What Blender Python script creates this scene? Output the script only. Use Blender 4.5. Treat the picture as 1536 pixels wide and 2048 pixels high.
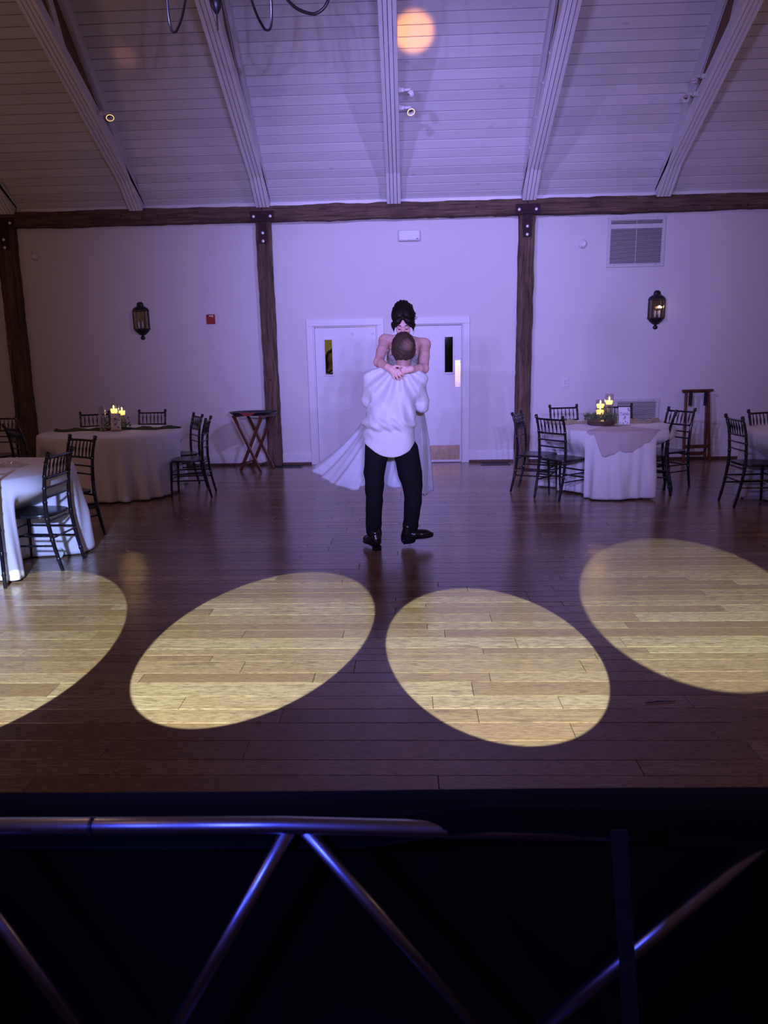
import bpy, math, random
import numpy as np
from mathutils import Vector, Matrix
random.seed(7); RNG=np.random.default_rng(7)
for o in list(bpy.data.objects): bpy.data.objects.remove(o)
SC=bpy.context.scene; COL=SC.collection
# ---------------------------------------------------------------- camera
F,YAW,PITCH,ROLL,CAMH=1422.46,math.radians(2.0947),math.radians(12.2369),math.radians(-1.1117),1.6
D=10.921                                   # distance of the end wall
_cy,_sy,_cp,_sp=math.cos(YAW),math.sin(YAW),math.cos(PITCH),math.sin(PITCH)
_f=np.array([-_sy*_cp,_cy*_cp,-_sp]); _r=np.array([_cy,_sy,0.]); _u=np.cross(_r,_f)
_cr,_sr=math.cos(ROLL),math.sin(ROLL)
CR=_cr*_r+_sr*_u; CU=-_sr*_r+_cr*_u; CF=_f; CC=np.array([0,0,CAMH])
def _ray(u,v): return CR*((u-768)/F)+CU*((1024-v)/F)+CF
def PY(u,v,Y): d=_ray(u,v); return Vector(CC+d*(Y/d[1]))          # photo point at depth Y
def PZ(u,v,z=0.): d=_ray(u,v); return Vector(CC+d*((z-CC[2])/d[2]))  # photo point at height z
cam=bpy.data.cameras.new('camera'); camo=bpy.data.objects.new('camera',cam); COL.objects.link(camo)
cam.sensor_fit='VERTICAL'; cam.sensor_height=36; cam.sensor_width=27; cam.lens=F/2048*36; cam.clip_start=.05; cam.clip_end=100
M=Matrix.Identity(4)
for i,ax in enumerate((CR,CU,-CF)):
    for j in range(3): M[j][i]=ax[j]
M.translation=Vector(CC); camo.matrix_world=M; SC.camera=camo
cam.dof.use_dof=True; cam.dof.focus_distance=6.3; cam.dof.aperture_fstop=6.0
# ---------------------------------------------------------------- world and exposure
w=bpy.data.worlds.new('world'); SC.world=w; w.use_nodes=True
w.node_tree.nodes['Background'].inputs[0].default_value=(.5,.36,.4,1); w.node_tree.nodes['Background'].inputs[1].default_value=.01
vs=SC.view_settings; vs.view_transform='Standard'; vs.look='None'; vs.exposure=.15; vs.gamma=1; vs.use_curve_mapping=False
SC.cycles.max_bounces=7; SC.cycles.diffuse_bounces=3; SC.cycles.glossy_bounces=3; SC.cycles.transmission_bounces=4
# ---------------------------------------------------------------- stage lamps on the two stands beside the booth, dimmed house lamps
def spot(name,loc,aim,power,color,full,blend,size):
    l=bpy.data.lights.new(name,'SPOT'); l.energy=power; l.color=color; l.spot_size=math.radians(full); l.spot_blend=blend; l.shadow_soft_size=size
    o=bpy.data.objects.new(name,l); COL.objects.link(o); o.location=loc
    o.rotation_euler=(Vector(aim)-Vector(loc)).to_track_quat('-Z','Y').to_euler(); return o
def point(name,loc,power,color,size=.05):
    l=bpy.data.lights.new(name,'POINT'); l.energy=power; l.color=color; l.shadow_soft_size=size
    o=bpy.data.objects.new(name,l); COL.objects.link(o); o.location=loc; return o
STANDL=(-1.4,.06,2.4); STANDR=(.74,.03,2.4)
SPOTC=(.86,1.0,.86)
spot('beam_lamp',STANDL,(-2.404,3.668,0),1900,SPOTC,17.9,.03,.006)
spot('beam_lamp',STANDL,(-.901,3.793,0),2300,SPOTC,15.64,.03,.006)
spot('beam_lamp',STANDR,(.453,3.559,0),2300,SPOTC,15.15,.03,.006)
spot('beam_lamp',STANDR,(1.784,4.31,0),2200,SPOTC,15.54,.05,.012)
WASH=(.38,.33,1.0)
for dx in (-.28,.0,.28):
    spot('wash_lamp',(STANDL[0]+dx,.1,2.3),(1.3+.6*dx,D,2.7),350,WASH,58,.85,.025)
    spot('wash_lamp',(STANDR[0]+dx,.1,2.3),(.35+.6*dx,D,2.7),350,WASH,58,.85,.025)
for sx in (-1,1):      # unseen fill lamps added above the view to brighten the end wall
    spot('wall_fill_lamp',(.1+sx*1.9,4.6,4.9),(.45-sx*.5,D,2.1),640,WASH,66,.95,.06)
spot('blue_par_lamp',(-1.5,.6,1.95),(-3.1,5.15,.12),1700,(.32,.42,1.0),18,.6,.10)
spot('booth_blue_lamp',(-1.15,.5,1.2),(-.6,1.08,.80),14,(.06,.09,1.0),80,.9,.05)
spot('booth_blue_lamp',(-.6,.45,1.3),(-.0,1.08,.68),26,(.06,.09,1.0),95,.9,.03)
for p,e in (((-5.2,5.0,3.3),34),((5.2,5.0,3.3),30),((-4.5,.5,4.6),22),((4.5,.5,4.6),22)):
    point('house_lamp',p,e,(1.0,.52,.40),.35)
# ---------------------------------------------------------------- helpers
def tag(o,label=None,cat=None,group=None,kind=None):
    if label: o['label']=label
    if cat: o['category']=cat
    if group: o['group']=group
    if kind: o['kind']=kind
    return o
def empty(name,loc=(0,0,0),rz=0,label=None,cat=None,group=None):
    o=bpy.data.objects.new(name,None); COL.objects.link(o); o.location=loc; o.rotation_euler=(0,0,rz); o.empty_display_size=.1
    return tag(o,label,cat,group)
def link(name,me,mat=None,parent=None,smooth=False):
    o=bpy.data.objects.new(name,me); COL.objects.link(o)
    if mat is not None and not me.materials: me.materials.append(mat)
    if smooth: me.polygons.foreach_set('use_smooth',[True]*len(me.polygons))
    if parent is not None: o.parent=parent
    return o
def pymesh(name,v,f):
    me=bpy.data.meshes.new(name); me.from_pydata([tuple(map(float,p)) for p in v],[],[tuple(map(int,q)) for q in f]); me.update(); return me
class MB:
    def __init__(s): s.v=[]; s.f=[]
    def add(s,v,f):
        n=len(s.v); s.v+= [tuple(p) for p in v]; s.f+=[tuple(i+n for i in q) for q in f]; return s
    def box(s,c,d,rot=None,bev=0):
        x,y,z=(k/2 for k in d)
        if bev<=0:
            v=[Vector((a*x,b*y,e*z)) for a in(-1,1) for b in(-1,1) for e in(-1,1)]
            f=[(0,1,3,2),(4,6,7,5),(0,4,5,1),(2,3,7,6),(0,2,6,4),(1,5,7,3)]
        else:
            b_=min(bev,x*.9,y*.9,z*.9); v=[];idx={}
            for a in(-1,1):
                for b in(-1,1):
                    for e in(-1,1):
                        for ax in range(3):
                            p=[a*(x-b_),b*(y-b_),e*(z-b_)]; p[ax]=(a*x,b*y,e*z)[ax]; idx[(a,b,e,ax)]=len(v); v.append(Vector(p))
            f=[]
            for ax in range(3):
                o1,o2=[k for k in range(3) if k!=ax]
                for sg in(-1,1):
                    q=[]
                    for (p1,p2) in((-1,-1),(1,-1),(1,1),(-1,1)):
                        k=[0,0,0]; k[ax]=sg;k[o1]=p1;k[o2]=p2; q.append(idx[(*k,ax)])
                    if (sg>0)==(ax==1): q=q[::-1]
                    f.append(tuple(q))
            for ax in range(3):
                o1,o2=[k for k in range(3) if k!=ax]
                for p1 in(-1,1):
                    for p2 in(-1,1):
                        ka=[0,0,0];kb=[0,0,0];ka[ax]=-1;kb[ax]=1
                        for k in(ka,kb): k[o1]=p1;k[o2]=p2
                        q=[idx[(*ka,o1)],idx[(*kb,o1)],idx[(*kb,o2)],idx[(*ka,o2)]]
                        f.append(tuple(q))
            for a in(-1,1):
                for b in(-1,1):
                    for e in(-1,1): f.append(tuple(idx[(a,b,e,ax)] for ax in range(3)))
        if rot is not None: v=[rot@p for p in v]
        c=Vector(c); return s.add([p+c for p in v],f)
    def bar(s,a,b,w,h,up=(0,0,1),bev=0):
        a=Vector(a);b=Vector(b); d=b-a; L=d.length; d.normalize(); up=Vector(up); x=d.cross(up).normalized(); u=x.cross(d)
        R=Matrix((x,d,u)).transposed(); return s.box((a+b)/2,(w,L,h),R,bev)
    def tube(s,pts,rad,n=10,cap=True):
        pts=[Vector(p) for p in pts]; m=len(pts); rad=rad if hasattr(rad,'__len__') else [rad]*m
        base=len(s.v); up=None
        for i,p in enumerate(pts):
            d=(pts[min(i+1,m-1)]-pts[max(i-1,0)]).normalized()
            if up is None:
                up=Vector((0,0,1)) if abs(d.z)<.9 else Vector((0,1,0))
            x=up.cross(d).normalized(); y=d.cross(x).normalized(); up=y
            for k in range(n):
                t=2*math.pi*k/n; s.v.append(tuple(p+x*(math.cos(t)*rad[i])+y*(math.sin(t)*rad[i])))
        for i in range(m-1):
            for k in range(n):
                k2=(k+1)%n; s.f.append((base+i*n+k,base+i*n+k2,base+(i+1)*n+k2,base+(i+1)*n+k))
        if cap: s.f.append(tuple(base+k for k in range(n))[::-1]); s.f.append(tuple(base+(m-1)*n+k for k in range(n)))
        return s
    def lathe(s,prof,c=(0,0,0),n=20,rot=None,a0=0,a1=2*math.pi):
        full=abs(a1-a0-2*math.pi)<1e-6; cols=n if full else n+1; base=len(s.v); c=Vector(c)
        for r,z in prof:
            for k in range(cols):
                t=a0+(a1-a0)*k/n; p=Vector((r*math.cos(t),r*math.sin(t),z)); p=rot@p if rot is not None else p; s.v.append(tuple(p+c))
        for i in range(len(prof)-1):
            for k in range(n):
                k2=(k+1)%cols; s.f.append((base+i*cols+k,base+i*cols+k2,base+(i+1)*cols+k2,base+(i+1)*cols+k))
        return s
    def grid(s,P):   # P: rows of points
        base=len(s.v); m=len(P);n=len(P[0])
        for r in P: s.v+=[tuple(p) for p in r]
        for i in range(m-1):
            for j in range(n-1): s.f.append((base+i*n+j,base+i*n+j+1,base+(i+1)*n+j+1,base+(i+1)*n+j))
        return s
    def mesh(s,name='mesh'): return pymesh(name,s.v,s.f)
    def build(s,name,mat,parent=None,smooth=False): return link(name,s.mesh(name),mat,parent,smooth)
def auto_smooth(me,deg=40):
    import bmesh
    bm=bmesh.new(); bm.from_mesh(me); bmesh.ops.recalc_face_normals(bm,faces=bm.faces)
    for f in bm.faces: f.smooth=True
    c=math.cos(math.radians(deg))
    for e in bm.edges:
        if len(e.link_faces)==2: e.smooth=e.link_faces[0].normal.dot(e.link_faces[1].normal)>c
    bm.to_mesh(me); bm.free(); return me
def copy_tree(o,parent=None):
    c=o.copy(); COL.objects.link(c)
    if parent is not None: c.parent=parent
    for ch in list(o.children): copy_tree(ch,c)
    return c
def yawof(f): return math.atan2(-f[0],f[1])      # rotation that turns +Y to f
# ---------------------------------------------------------------- materials
class NT:
    def __init__(s,name):
        s.m=bpy.data.materials.new(name); s.m.use_nodes=True; s.t=s.m.node_tree; s.n=s.t.nodes; s.b=s.n['Principled BSDF']; s.out=s.n['Material Output']
    def new(s,ty,**kw):
        n=s.n.new(ty)
        for k,v in kw.items():
            if k.startswith('i_'):
                key=k[2:]; key=int(key) if key.isdigit() else key.replace('_',' ')
                n.inputs[key].default_value=v
            else: setattr(n,k,v)
        return n
    def l(s,a,b): s.t.links.new(a,b)
    def ramp(s,fac,stops):
        r=s.n.new('ShaderNodeValToRGB'); s.l(fac,r.inputs[0]); e=r.color_ramp.elements
        while len(e)<len(stops): e.new(.5)
        for q,(p,c) in zip(e,stops): q.position=p; q.color=(*c,1) if len(c)==3 else c
        return r.outputs[0]
    def coords(s,scale,kind='Object',off=None):
        if kind=='pos': src=s.n.new('ShaderNodeNewGeometry').outputs['Position']
        else: src=s.n.new('ShaderNodeTexCoord').outputs[kind]
        m=s.n.new('ShaderNodeMapping'); s.l(src,m.inputs[0]); m.inputs['Scale'].default_value=scale
        if off is not None: s.l(off,m.inputs['Location'])
        return m.outputs[0]
    def noise(s,vec,scale=1,detail=3,rough=.5,dist=0): 
        n=s.new('ShaderNodeTexNoise'); s.l(vec,n.inputs['Vector']); n.inputs['Scale'].default_value=scale; n.inputs['Detail'].default_value=detail; n.inputs['Roughness'].default_value=rough; n.inputs['Distortion'].default_value=dist; return n.outputs[0]
    def mix(s,fac,a,b,mode='MIX'):
        n=s.n.new('ShaderNodeMix'); n.data_type='RGBA'; n.blend_type=mode
        for i,x in ((0,fac),(6,a),(7,b)):
            if hasattr(x,'is_linked'): s.l(x,n.inputs[i])
            else: n.inputs[i].default_value=x if i==0 else ((*x,1) if len(x)==3 else x)
        return n.outputs[2]
    def math(s,op,a,b=0.):
        n=s.n.new('ShaderNodeMath'); n.operation=op
        for i,x in enumerate((a,b)):
            if hasattr(x,'is_linked'): s.l(x,n.inputs[i])
            else: n.inputs[i].default_value=x
        return n.outputs[0]
    def bump(s,h,strength=.2,dist=.01):
        n=s.n.new('ShaderNodeBump'); n.inputs['Strength'].default_value=strength; n.inputs['Distance'].default_value=dist; s.l(h,n.inputs['Height']); s.l(n.outputs[0],s.b.inputs['Normal'])
    def set(s,**kw):
        for k,v in kw.items():
            i=s.b.inputs[k.replace('_',' ')]
            if hasattr(v,'is_linked'): s.l(v,i)
            else: i.default_value=(*v,1) if (hasattr(v,'__len__') and len(v)==3 and i.type=='RGBA') else v
        return s
def simple(name,col,rough=.5,metal=0,spec=.5,var=.06,scale=8,bump=0,emit=None,estr=0,**kw):
    t=NT(name); v=t.coords((scale,)*3); n=t.noise(v,1,4)
    c=t.mix(n,tuple(k*(1-var) for k in col),tuple(min(1,k*(1+var)) for k in col))
    t.set(Base_Color=c,Roughness=rough,Metallic=metal); t.b.inputs['Specular IOR Level'].default_value=spec
    if bump: t.bump(n,bump,.004)
    if emit: t.set(Emission_Color=emit,Emission_Strength=estr)
    t.set(**kw); return t.m
MT={}
def wood_paint(name,col,knot=.5,axis=0):
    t=NT(name); at=t.new('ShaderNodeAttribute',attribute_name='rnd'); mul=t.new('ShaderNodeVectorMath',operation='SCALE'); 
    comb=t.new('ShaderNodeCombineXYZ'); 
    for i in range(3): t.l(at.outputs['Fac'],comb.inputs[i])
    t.l(comb.outputs[0],mul.inputs[0]); mul.inputs[3].default_value=37.
    sc=[9,9,9]; sc[axis]=.9
    v=t.coords(tuple(sc),'Object',mul.outputs[0]); g=t.noise(v,2.2,5,.6,.6)
    sk=[7,7,7]; sk[axis]=3.2
    vo=t.new('ShaderNodeTexVoronoi'); t.l(t.coords(tuple(sk),'Object',mul.outputs[0]),vo.inputs['Vector']); vo.inputs['Scale'].default_value=.62
    kn=t.ramp(vo.outputs['Distance'],[(.0,(1,1,1)),(.05,(.6,.6,.6)),(.10,(0,0,0))])
    base=t.mix(g,tuple(k*.86 for k in col),tuple(min(1,k*1.06) for k in col))
    tone=t.math('MULTIPLY_ADD',at.outputs['Fac'],.15); tone.node.inputs[2].default_value=.9
    base=t.mix(1.,base,tone,'MULTIPLY')
    c=t.mix(t.math('MULTIPLY',kn,knot),base,tuple(k*.45 for k in col))
    t.set(Base_Color=c,Roughness=.55); t.b.inputs['Specular IOR Level'].default_value=.3; t.bump(g,.12,.004); return t.m
MT['ceil']=wood_paint('white_washed_boards',(.68,.65,.64),.55)
MT['trusspaint']=wood_paint('white_painted_timber',(.72,.70,.70),.25,1)
MT['brownply']=simple('brown_plywood',(.16,.075,.04),.6,var=.3,scale=20)
def floor_mat():
    t=NT('varnished_oak_boards'); at=t.new('ShaderNodeAttribute',attribute_name='rnd'); comb=t.new('ShaderNodeCombineXYZ')
    for i,k in enumerate((13.,57.,31.)): t.l(t.math('MULTIPLY',at.outputs['Fac'],k),comb.inputs[i])
    v=t.coords((.9,16,1),'pos',comb.outputs[0]); g=t.noise(v,1.6,6,.62,.9)
    v2=t.coords((7,75,1),'pos',comb.outputs[0]); g2=t.noise(v2,2.4,4,.7)
    wv=t.new('ShaderNodeTexWave',wave_type='BANDS',bands_direction='Y'); t.l(t.coords((.55,7,1),'pos',comb.outputs[0]),wv.inputs['Vector'])
    wv.inputs['Scale'].default_value=2.2; wv.inputs['Distortion'].default_value=9; wv.inputs['Detail'].default_value=2.5; wv.inputs['Detail Scale'].default_value=.7
    v3=t.coords((6,22,1),'pos',comb.outputs[0]); st=t.ramp(t.noise(v3,.55,4,.7),[(.60,(0,0,0)),(.72,(1,1,1))])
    base=t.ramp(at.outputs['Fac'],[(0,(.22,.14,.085)),(.35,(.27,.18,.11)),(.7,(.32,.22,.14)),(1,(.41,.31,.21))])
    base=t.mix(t.math('MULTIPLY',t.ramp(g,[(.3,(1,1,1)),(.62,(0,0,0))]),.42),base,(.17,.095,.045))
    base=t.mix(t.math('MULTIPLY',t.ramp(wv.outputs['Fac'],[(.0,(1,1,1)),(.35,(0,0,0))]),.22),base,(.15,.085,.04))
    base=t.mix(t.math('MULTIPLY',t.ramp(g2,[(.40,(1,1,1)),(.53,(0,0,0))]),.72),base,(.10,.06,.035))
    base=t.mix(t.math('MULTIPLY',st,.6),base,(.075,.045,.035))
    ro=t.math('MULTIPLY_ADD',g2,.16); ro.node.inputs[2].default_value=.07
    t.set(Base_Color=base,Roughness=ro); t.b.inputs['Specular IOR Level'].default_value=.5; t.bump(g2,.16,.003); return t.m
MT['floor']=floor_mat()
MT['wall']=simple('off_white_wall_paint',(.70,.66,.66),.75,var=.03,scale=3,spec=.2)
MT['trim']=simple('white_gloss_trim',(.74,.72,.74),.4,var=.03,scale=6)
MT['door']=simple('white_door_paint',(.72,.70,.74),.4,var=.07,scale=5)
def timber(name,axis):
    t=NT(name); sc=[20,20,20]; sc[axis]=1.3; s2=[70,70,70]; s2[axis]=2.5
    a=t.noise(t.coords((1.6,1.6,1.6),'pos'),1.5,5,.6); b=t.noise(t.coords(tuple(sc),'pos'),1.,6,.68,.9); c=t.noise(t.coords(tuple(s2),'pos'),1.,3,.6,.3)
    base=t.ramp(b,[(.30,(.045,.026,.020)),(.48,(.12,.072,.052)),(.70,(.215,.135,.095))])
    base=t.mix(t.math('MULTIPLY',t.ramp(c,[(.32,(1,1,1)),(.45,(0,0,0))]),.75),base,(.03,.017,.013))
    base=t.mix(t.math('MULTIPLY',t.ramp(a,[(.48,(0,0,0)),(.66,(1,1,1))]),.6),base,(.06,.036,.03))
    vo=t.new('ShaderNodeTexVoronoi'); t.l(t.coords((4,4,4),'pos'),vo.inputs['Vector']); vo.inputs['Scale'].default_value=.8
    base=t.mix(t.math('MULTIPLY',t.ramp(vo.outputs['Distance'],[(.03,(1,1,1)),(.09,(0,0,0))]),.8),base,(.02,.012,.01))
    t.set(Base_Color=base,Roughness=.85); t.b.inputs['Specular IOR Level'].default_value=.2; t.bump(t.mix(.5,b,c),.7,.012); return t.m
MT['timber']=timber('rough_hewn_upright_timber',2); MT['timberh']=timber('rough_hewn_level_timber',0)
MT['plate']=simple('brown_painted_steel',(.040,.018,.024),.7,var=.1,spec=.15)
MT['bolt']=simple('bright_bolt_heads',(.85,.85,.85),.3,metal=.3)
MT['basebrown']=simple('brown_stained_moulding',(.10,.045,.03),.4,var=.2,scale=20)
MT['black']=simple('black_painted_iron',(.012,.012,.014),.35)
MT['chair']=simple('black_lacquered_wood',(.010,.010,.013),.15,spec=.6,var=.2)
MT['seat']=simple('black_lacquered_seat',(.012,.012,.014),.28,spec=.55,var=.2)
MT['brass']=simple('worn_brass',(.72,.58,.36),.28,metal=1,var=.25,scale=40,bump=.1)
MT['kick']=simple('scuffed_dull_brass',(.42,.30,.20),.42,metal=.9,var=.5,scale=18,bump=.15)
MT['cloth']=None
def cloth_mat(name,col,rough=.85,wscale=500,trans=.0,sheen=.15):
    t=NT(name); v=t.coords((1,1,1)); n=t.noise(v,6,4); w=t.noise(v,wscale,2)
    c=t.mix(n,tuple(k*.95 for k in col),tuple(min(1,k*1.04) for k in col)); t.set(Base_Color=c,Roughness=rough,Sheen_Weight=sheen); t.b.inputs['Specular IOR Level'].default_value=.15
    t.bump(t.mix(.5,n,w),.12,.002)
    if trans>0:
        tr=t.new('ShaderNodeBsdfTranslucent'); t.l(c,tr.inputs[0]); mx=t.new('ShaderNodeMixShader'); mx.inputs[0].default_value=trans
        t.l(t.b.outputs[0],mx.inputs[1]); t.l(tr.outputs[0],mx.inputs[2]); t.l(mx.outputs[0],t.out.inputs[0])
    return t.m
MT['cloth']=cloth_mat('white_linen_cloth',(.74,.72,.72))
MT['overlay']=cloth_mat('blush_gauze',(.50,.42,.42))
MT['gauze']=cloth_mat('beige_gauze',(.34,.29,.20))
MT['shirt']=cloth_mat('white_cotton_shirt',(.68,.67,.70),.8)
MT['dress']=cloth_mat('white_tulle',(.78,.80,.88),.9,300,.25)
MT['trouser']=cloth_mat('black_suit_wool',(.008,.008,.011),.9,700,0,.0)
MT['shoe']=simple('polished_black_leather',(.008,.007,.008),.2,spec=.5,var=.2)
MT['velvet']=cloth_mat('black_booth_cloth',(.0035,.0035,.004),.95,300,0,.02)
MT['velvet'].node_tree.nodes['Principled BSDF'].inputs['Specular IOR Level'].default_value=.02
def glass_mat(name,col=(1,1,1),fac=.10,rough=.03):
    t=NT(name); tr=t.new('ShaderNodeBsdfTransparent'); tr.inputs[0].default_value=(*col,1); gl=t.new('ShaderNodeBsdfGlossy'); gl.inputs['Roughness'].default_value=rough
    lw=t.new('ShaderNodeLayerWeight'); lw.inputs[0].default_value=.25; f=t.math('MULTIPLY_ADD',lw.outputs['Facing'],.5); f.node.inputs[2].default_value=fac
    mx=t.new('ShaderNodeMixShader'); t.l(f,mx.inputs[0]); t.l(tr.outputs[0],mx.inputs[1]); t.l(gl.outputs[0],mx.inputs[2]); t.l(mx.outputs[0],t.out.inputs[0]); return t.m
MT['glass']=glass_mat('clear_glass',(.95,.96,.95),.06)
MT['darkglass']=glass_mat('wired_door_glass',(.75,.78,.72),.05)
MT['water']=glass_mat('vase_water',(.80,.84,.78),.05)
MT['mirror']=simple('aged_mirror',(.55,.5,.48),.08,metal=1,var=.2,scale=30)
MT['wax']=simple('glowing_candle_wax',(.9,.75,.45),.5,emit=(1,.60,.16),estr=2.0)
MT['flame']=simple('candle_flame',(1,.8,.4),.5,emit=(1,.70,.28),estr=14)
MT['candle']=simple('ivory_candle_tube',(.75,.68,.62),.5)
MT['card']=simple('lilac_white_card',(.80,.77,.80),.6,var=.03)
MT['ink']=simple('dark_ink',(.05,.04,.09),.6)
MT['petal']=simple('burgundy_flower_print',(.22,.05,.10),.6,var=.3,scale=60)
MT['moss']=simple('dark_green_moss',(.045,.06,.02),.95,var=.6,scale=60,bump=.6)
MT['leaf']=simple('grey_green_leaves',(.10,.14,.08),.6,var=.4,scale=40)
MT['paleleaf']=simple('pale_eucalyptus_leaf',(.42,.52,.40),.5,var=.1)
MT['bark']=simple('tree_bark',(.11,.06,.04),.95,var=.6,scale=70,bump=.8)
MT['slicewood']=simple('cut_wood_face',(.36,.22,.13),.7,var=.25,scale=30)
MT['mahogany']=simple('mahogany_stained_wood',(.11,.035,.02),.32,var=.35,scale=25)
MT['strap']=simple('black_webbing',(.012,.012,.014),.8)
MT['napkin']=cloth_mat('red_napkin',(.30,.03,.035))
MT['tray']=simple('black_tray_plastic',(.012,.013,.018),.3,spec=.6)
MT['red']=simple('red_plastic',(.30,.008,.02),.35)
MT['plastic']=simple('white_plastic',(.62,.60,.60),.5,var=.03)
MT['ventdark']=simple('dark_duct',(.012,.012,.016),.8)
MT['alu']=simple('brushed_aluminium_tube',(.34,.34,.38),.32,metal=1,var=.1,scale=30)
MT['yellowwall']=simple('yellow_hall_wall',(.50,.40,.16),.8)
MT['greenhall']=simple('dark_hall_wall',(.05,.055,.04),.8)
MT['paper']=simple('white_paper',(.75,.72,.74),.7,var=.03)
MT['film']=glass_mat('clear_plastic_film',(1,1,1),.16,.15)
# ================================================================ the hall
XW=8.0; YB=-7.0; ZC=3.80; SL=math.radians(42.5); CHA=math.radians(27.5); YR=(D+YB)/2; ZR=ZC+(D-YR)*math.tan(SL)
def rnd_attr(me,val):
    a=me.attributes.new('rnd','FLOAT','FACE'); a.data.foreach_set('value',np.full(len(me.polygons),val,np.float32) if np.isscalar(val) else np.asarray(val,np.float32)); return me
# --- end wall with two door openings
DL=(-1.391,-.465); DR=(-.115,.811); DH=2.06
wb=MB()
for x0,x1,z0,z1 in ((-XW,DL[0]-.03,0,ZC),(DL[1]+.03,DR[0]-.03,0,DH+.03),(DR[1]+.03,XW,0,ZC),(DL[0]-.03,DR[1]+.03,DH+.03,ZC)):
    wb.box(((x0+x1)/2,D+.075,(z0+z1)/2),(x1-x0,.15,z1-z0))
tag(wb.build('wall_back',MT['wall']),kind='structure')
for nm,x in (('wall_left',-XW-.05),('wall_right',XW+.05)):
    m=MB(); pr=[(YB,0),(D,0),(D,ZC),(YR,ZR),(YB,ZC)]
    v=[(x+s*.05,y,z) for s in(-1,1) for y,z in pr]; m.add(v,[(0,1,2,3,4),(9,8,7,6,5)]+[(i,i+5,(i+1)%5+5,(i+1)%5) for i in range(5)])
    tag(m.build(nm,MT['wall']),kind='structure')
tag(MB().box((0,YB-.05,ZC/2),(2*XW,.1,ZC)).build('wall_front',MT['wall']),kind='structure')
# --- floor: slab + boards
fl=tag(MB().box((0,(D+YB)/2,-.05),(2*XW,D-YB,.06)).build('floor',MT['basebrown']),kind='structure')
boards=[]; y=1.9
while y<D-.02:
    wd=random.choice((.085,.11,.13,.15)); wd=min(wd,D-y); x=-7.2+random.random()*1.5; xmax=7.2
    x0=-7.9
    while x0<7.9:
        L=random.choice((.6,.9,1.2,1.6,2.1,2.6)); x1=min(7.95,x0+L); boards.append((x0,x1,y,y+wd,random.random())); x0=x1
    y+=wd
vis=[];rest=[]
for b in boards:
    yc=(b[2]+b[3])/2; lim=.60*yc+.25
    (vis if (b[0]<lim and b[1]>-lim-.15 and yc>2.25) else rest).append(b)
vis.sort(key=lambda b:b[2]); rest+=vis[300:]; vis=vis[:300]
def plank_geo(x0,x1,y0,y1,z1=0.,z0=-.02,ch=.0022):
    g=.0008; x0+=g;x1-=g;y0+=g;y1-=g
    v=[(x0,y0,z0),(x1,y0,z0),(x1,y1,z0),(x0,y1,z0),(x0,y0,z1-ch),(x1,y0,z1-ch),(x1,y1,z1-ch),(x0,y1,z1-ch),(x0+ch,y0+ch,z1),(x1-ch,y0+ch,z1),(x1-ch,y1-ch,z1),(x0+ch,y1-ch,z1)]
    f=[(0,1,5,4),(1,2,6,5),(2,3,7,6),(3,0,4,7),(4,5,9,8),(5,6,10,9),(6,7,11,10),(7,4,8,11),(8,9,10,11)]
    return v,f
for b in vis:
    me=pymesh('plank',*plank_geo(*b[:4],z1=random.uniform(-.0006,.0006))); rnd_attr(me,b[4]); link('plank',me,MT['floor'],fl)
m=MB(); rv=[]
for b in rest:
    m.add(*plank_geo(*b[:4])); rv+=[b[4]]*9
me=m.mesh('plank_field'); rnd_attr(me,rv); tag(link('plank_field',me,MT['floor'],fl),'varnished floor boards in the far and hidden parts of the hall',kind='stuff')
# --- ceiling: sheet + boards
th=.06; m=MB(); n1=Vector((0,math.sin(SL),math.cos(SL)))
for a,b in (((D+.2,ZC-.2*math.tan(SL)),(YR,ZR)),((YB-.2,ZC-.2*math.tan(SL)),(YR,ZR))):
    sg=1 if a[0]>b[0] else -1; nn=Vector((0,sg*math.sin(SL),math.cos(SL)))
    v=[Vector((x,p[0],p[1]))+nn*(.024+k*th) for k in(0,1) for p in(a,b) for x in(-XW,XW)]
    m.add(v,[(0,1,3,2),(4,6,7,5),(0,4,5,1),(2,3,7,6),(0,2,6,4),(1,5,7,3)])
me=m.mesh('ceiling'); rnd_attr(me,.4); ce=tag(link('ceiling',me,MT['ceil']),kind='structure')
TX=[-5.75,-3.87,-2.04,-.17,1.735,3.60,5.48]
BW=.1275; sd=Vector((0,-math.cos(SL),math.sin(SL))); foot=Vector((0,D,ZC))
for i in range(27):
    ends=[-7.6]+sorted(random.sample(TX,3))+[7.6]; jw=random.uniform(-.0015,.0015)
    for x0,x1 in zip(ends,ends[1:]):
        # section across the slope: visible face narrower than the back (vee joint)
        c=.005; s0=i*BW+.003; s1=(i+1)*BW-.003
        v=[]
        for x in (x0+.001,x1-.001):
            for s,h in ((s0,.02),(s1,.02),(s1,.0045+jw),(s1-c,jw),(s0+c,jw),(s0,.0045+jw)):
                v.append(foot+sd*s+n1*h+Vector((x,0,0)))
        f=[(0,1,2,3,4,5),(11,10,9,8,7,6)]+[(k,k+6,(k+1)%6+6,(k+1)%6) for k in range(6)]
        me=pymesh('ceiling_board',v,f); rnd_attr(me,random.random()); link('ceiling_board',me,MT['ceil'],ce)
# --- white trim above the beam
tag(MB().box((0,D-.03,3.783),(2*XW,.06,.05)).build('trim_1',MT['trim']),kind='structure')
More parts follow.
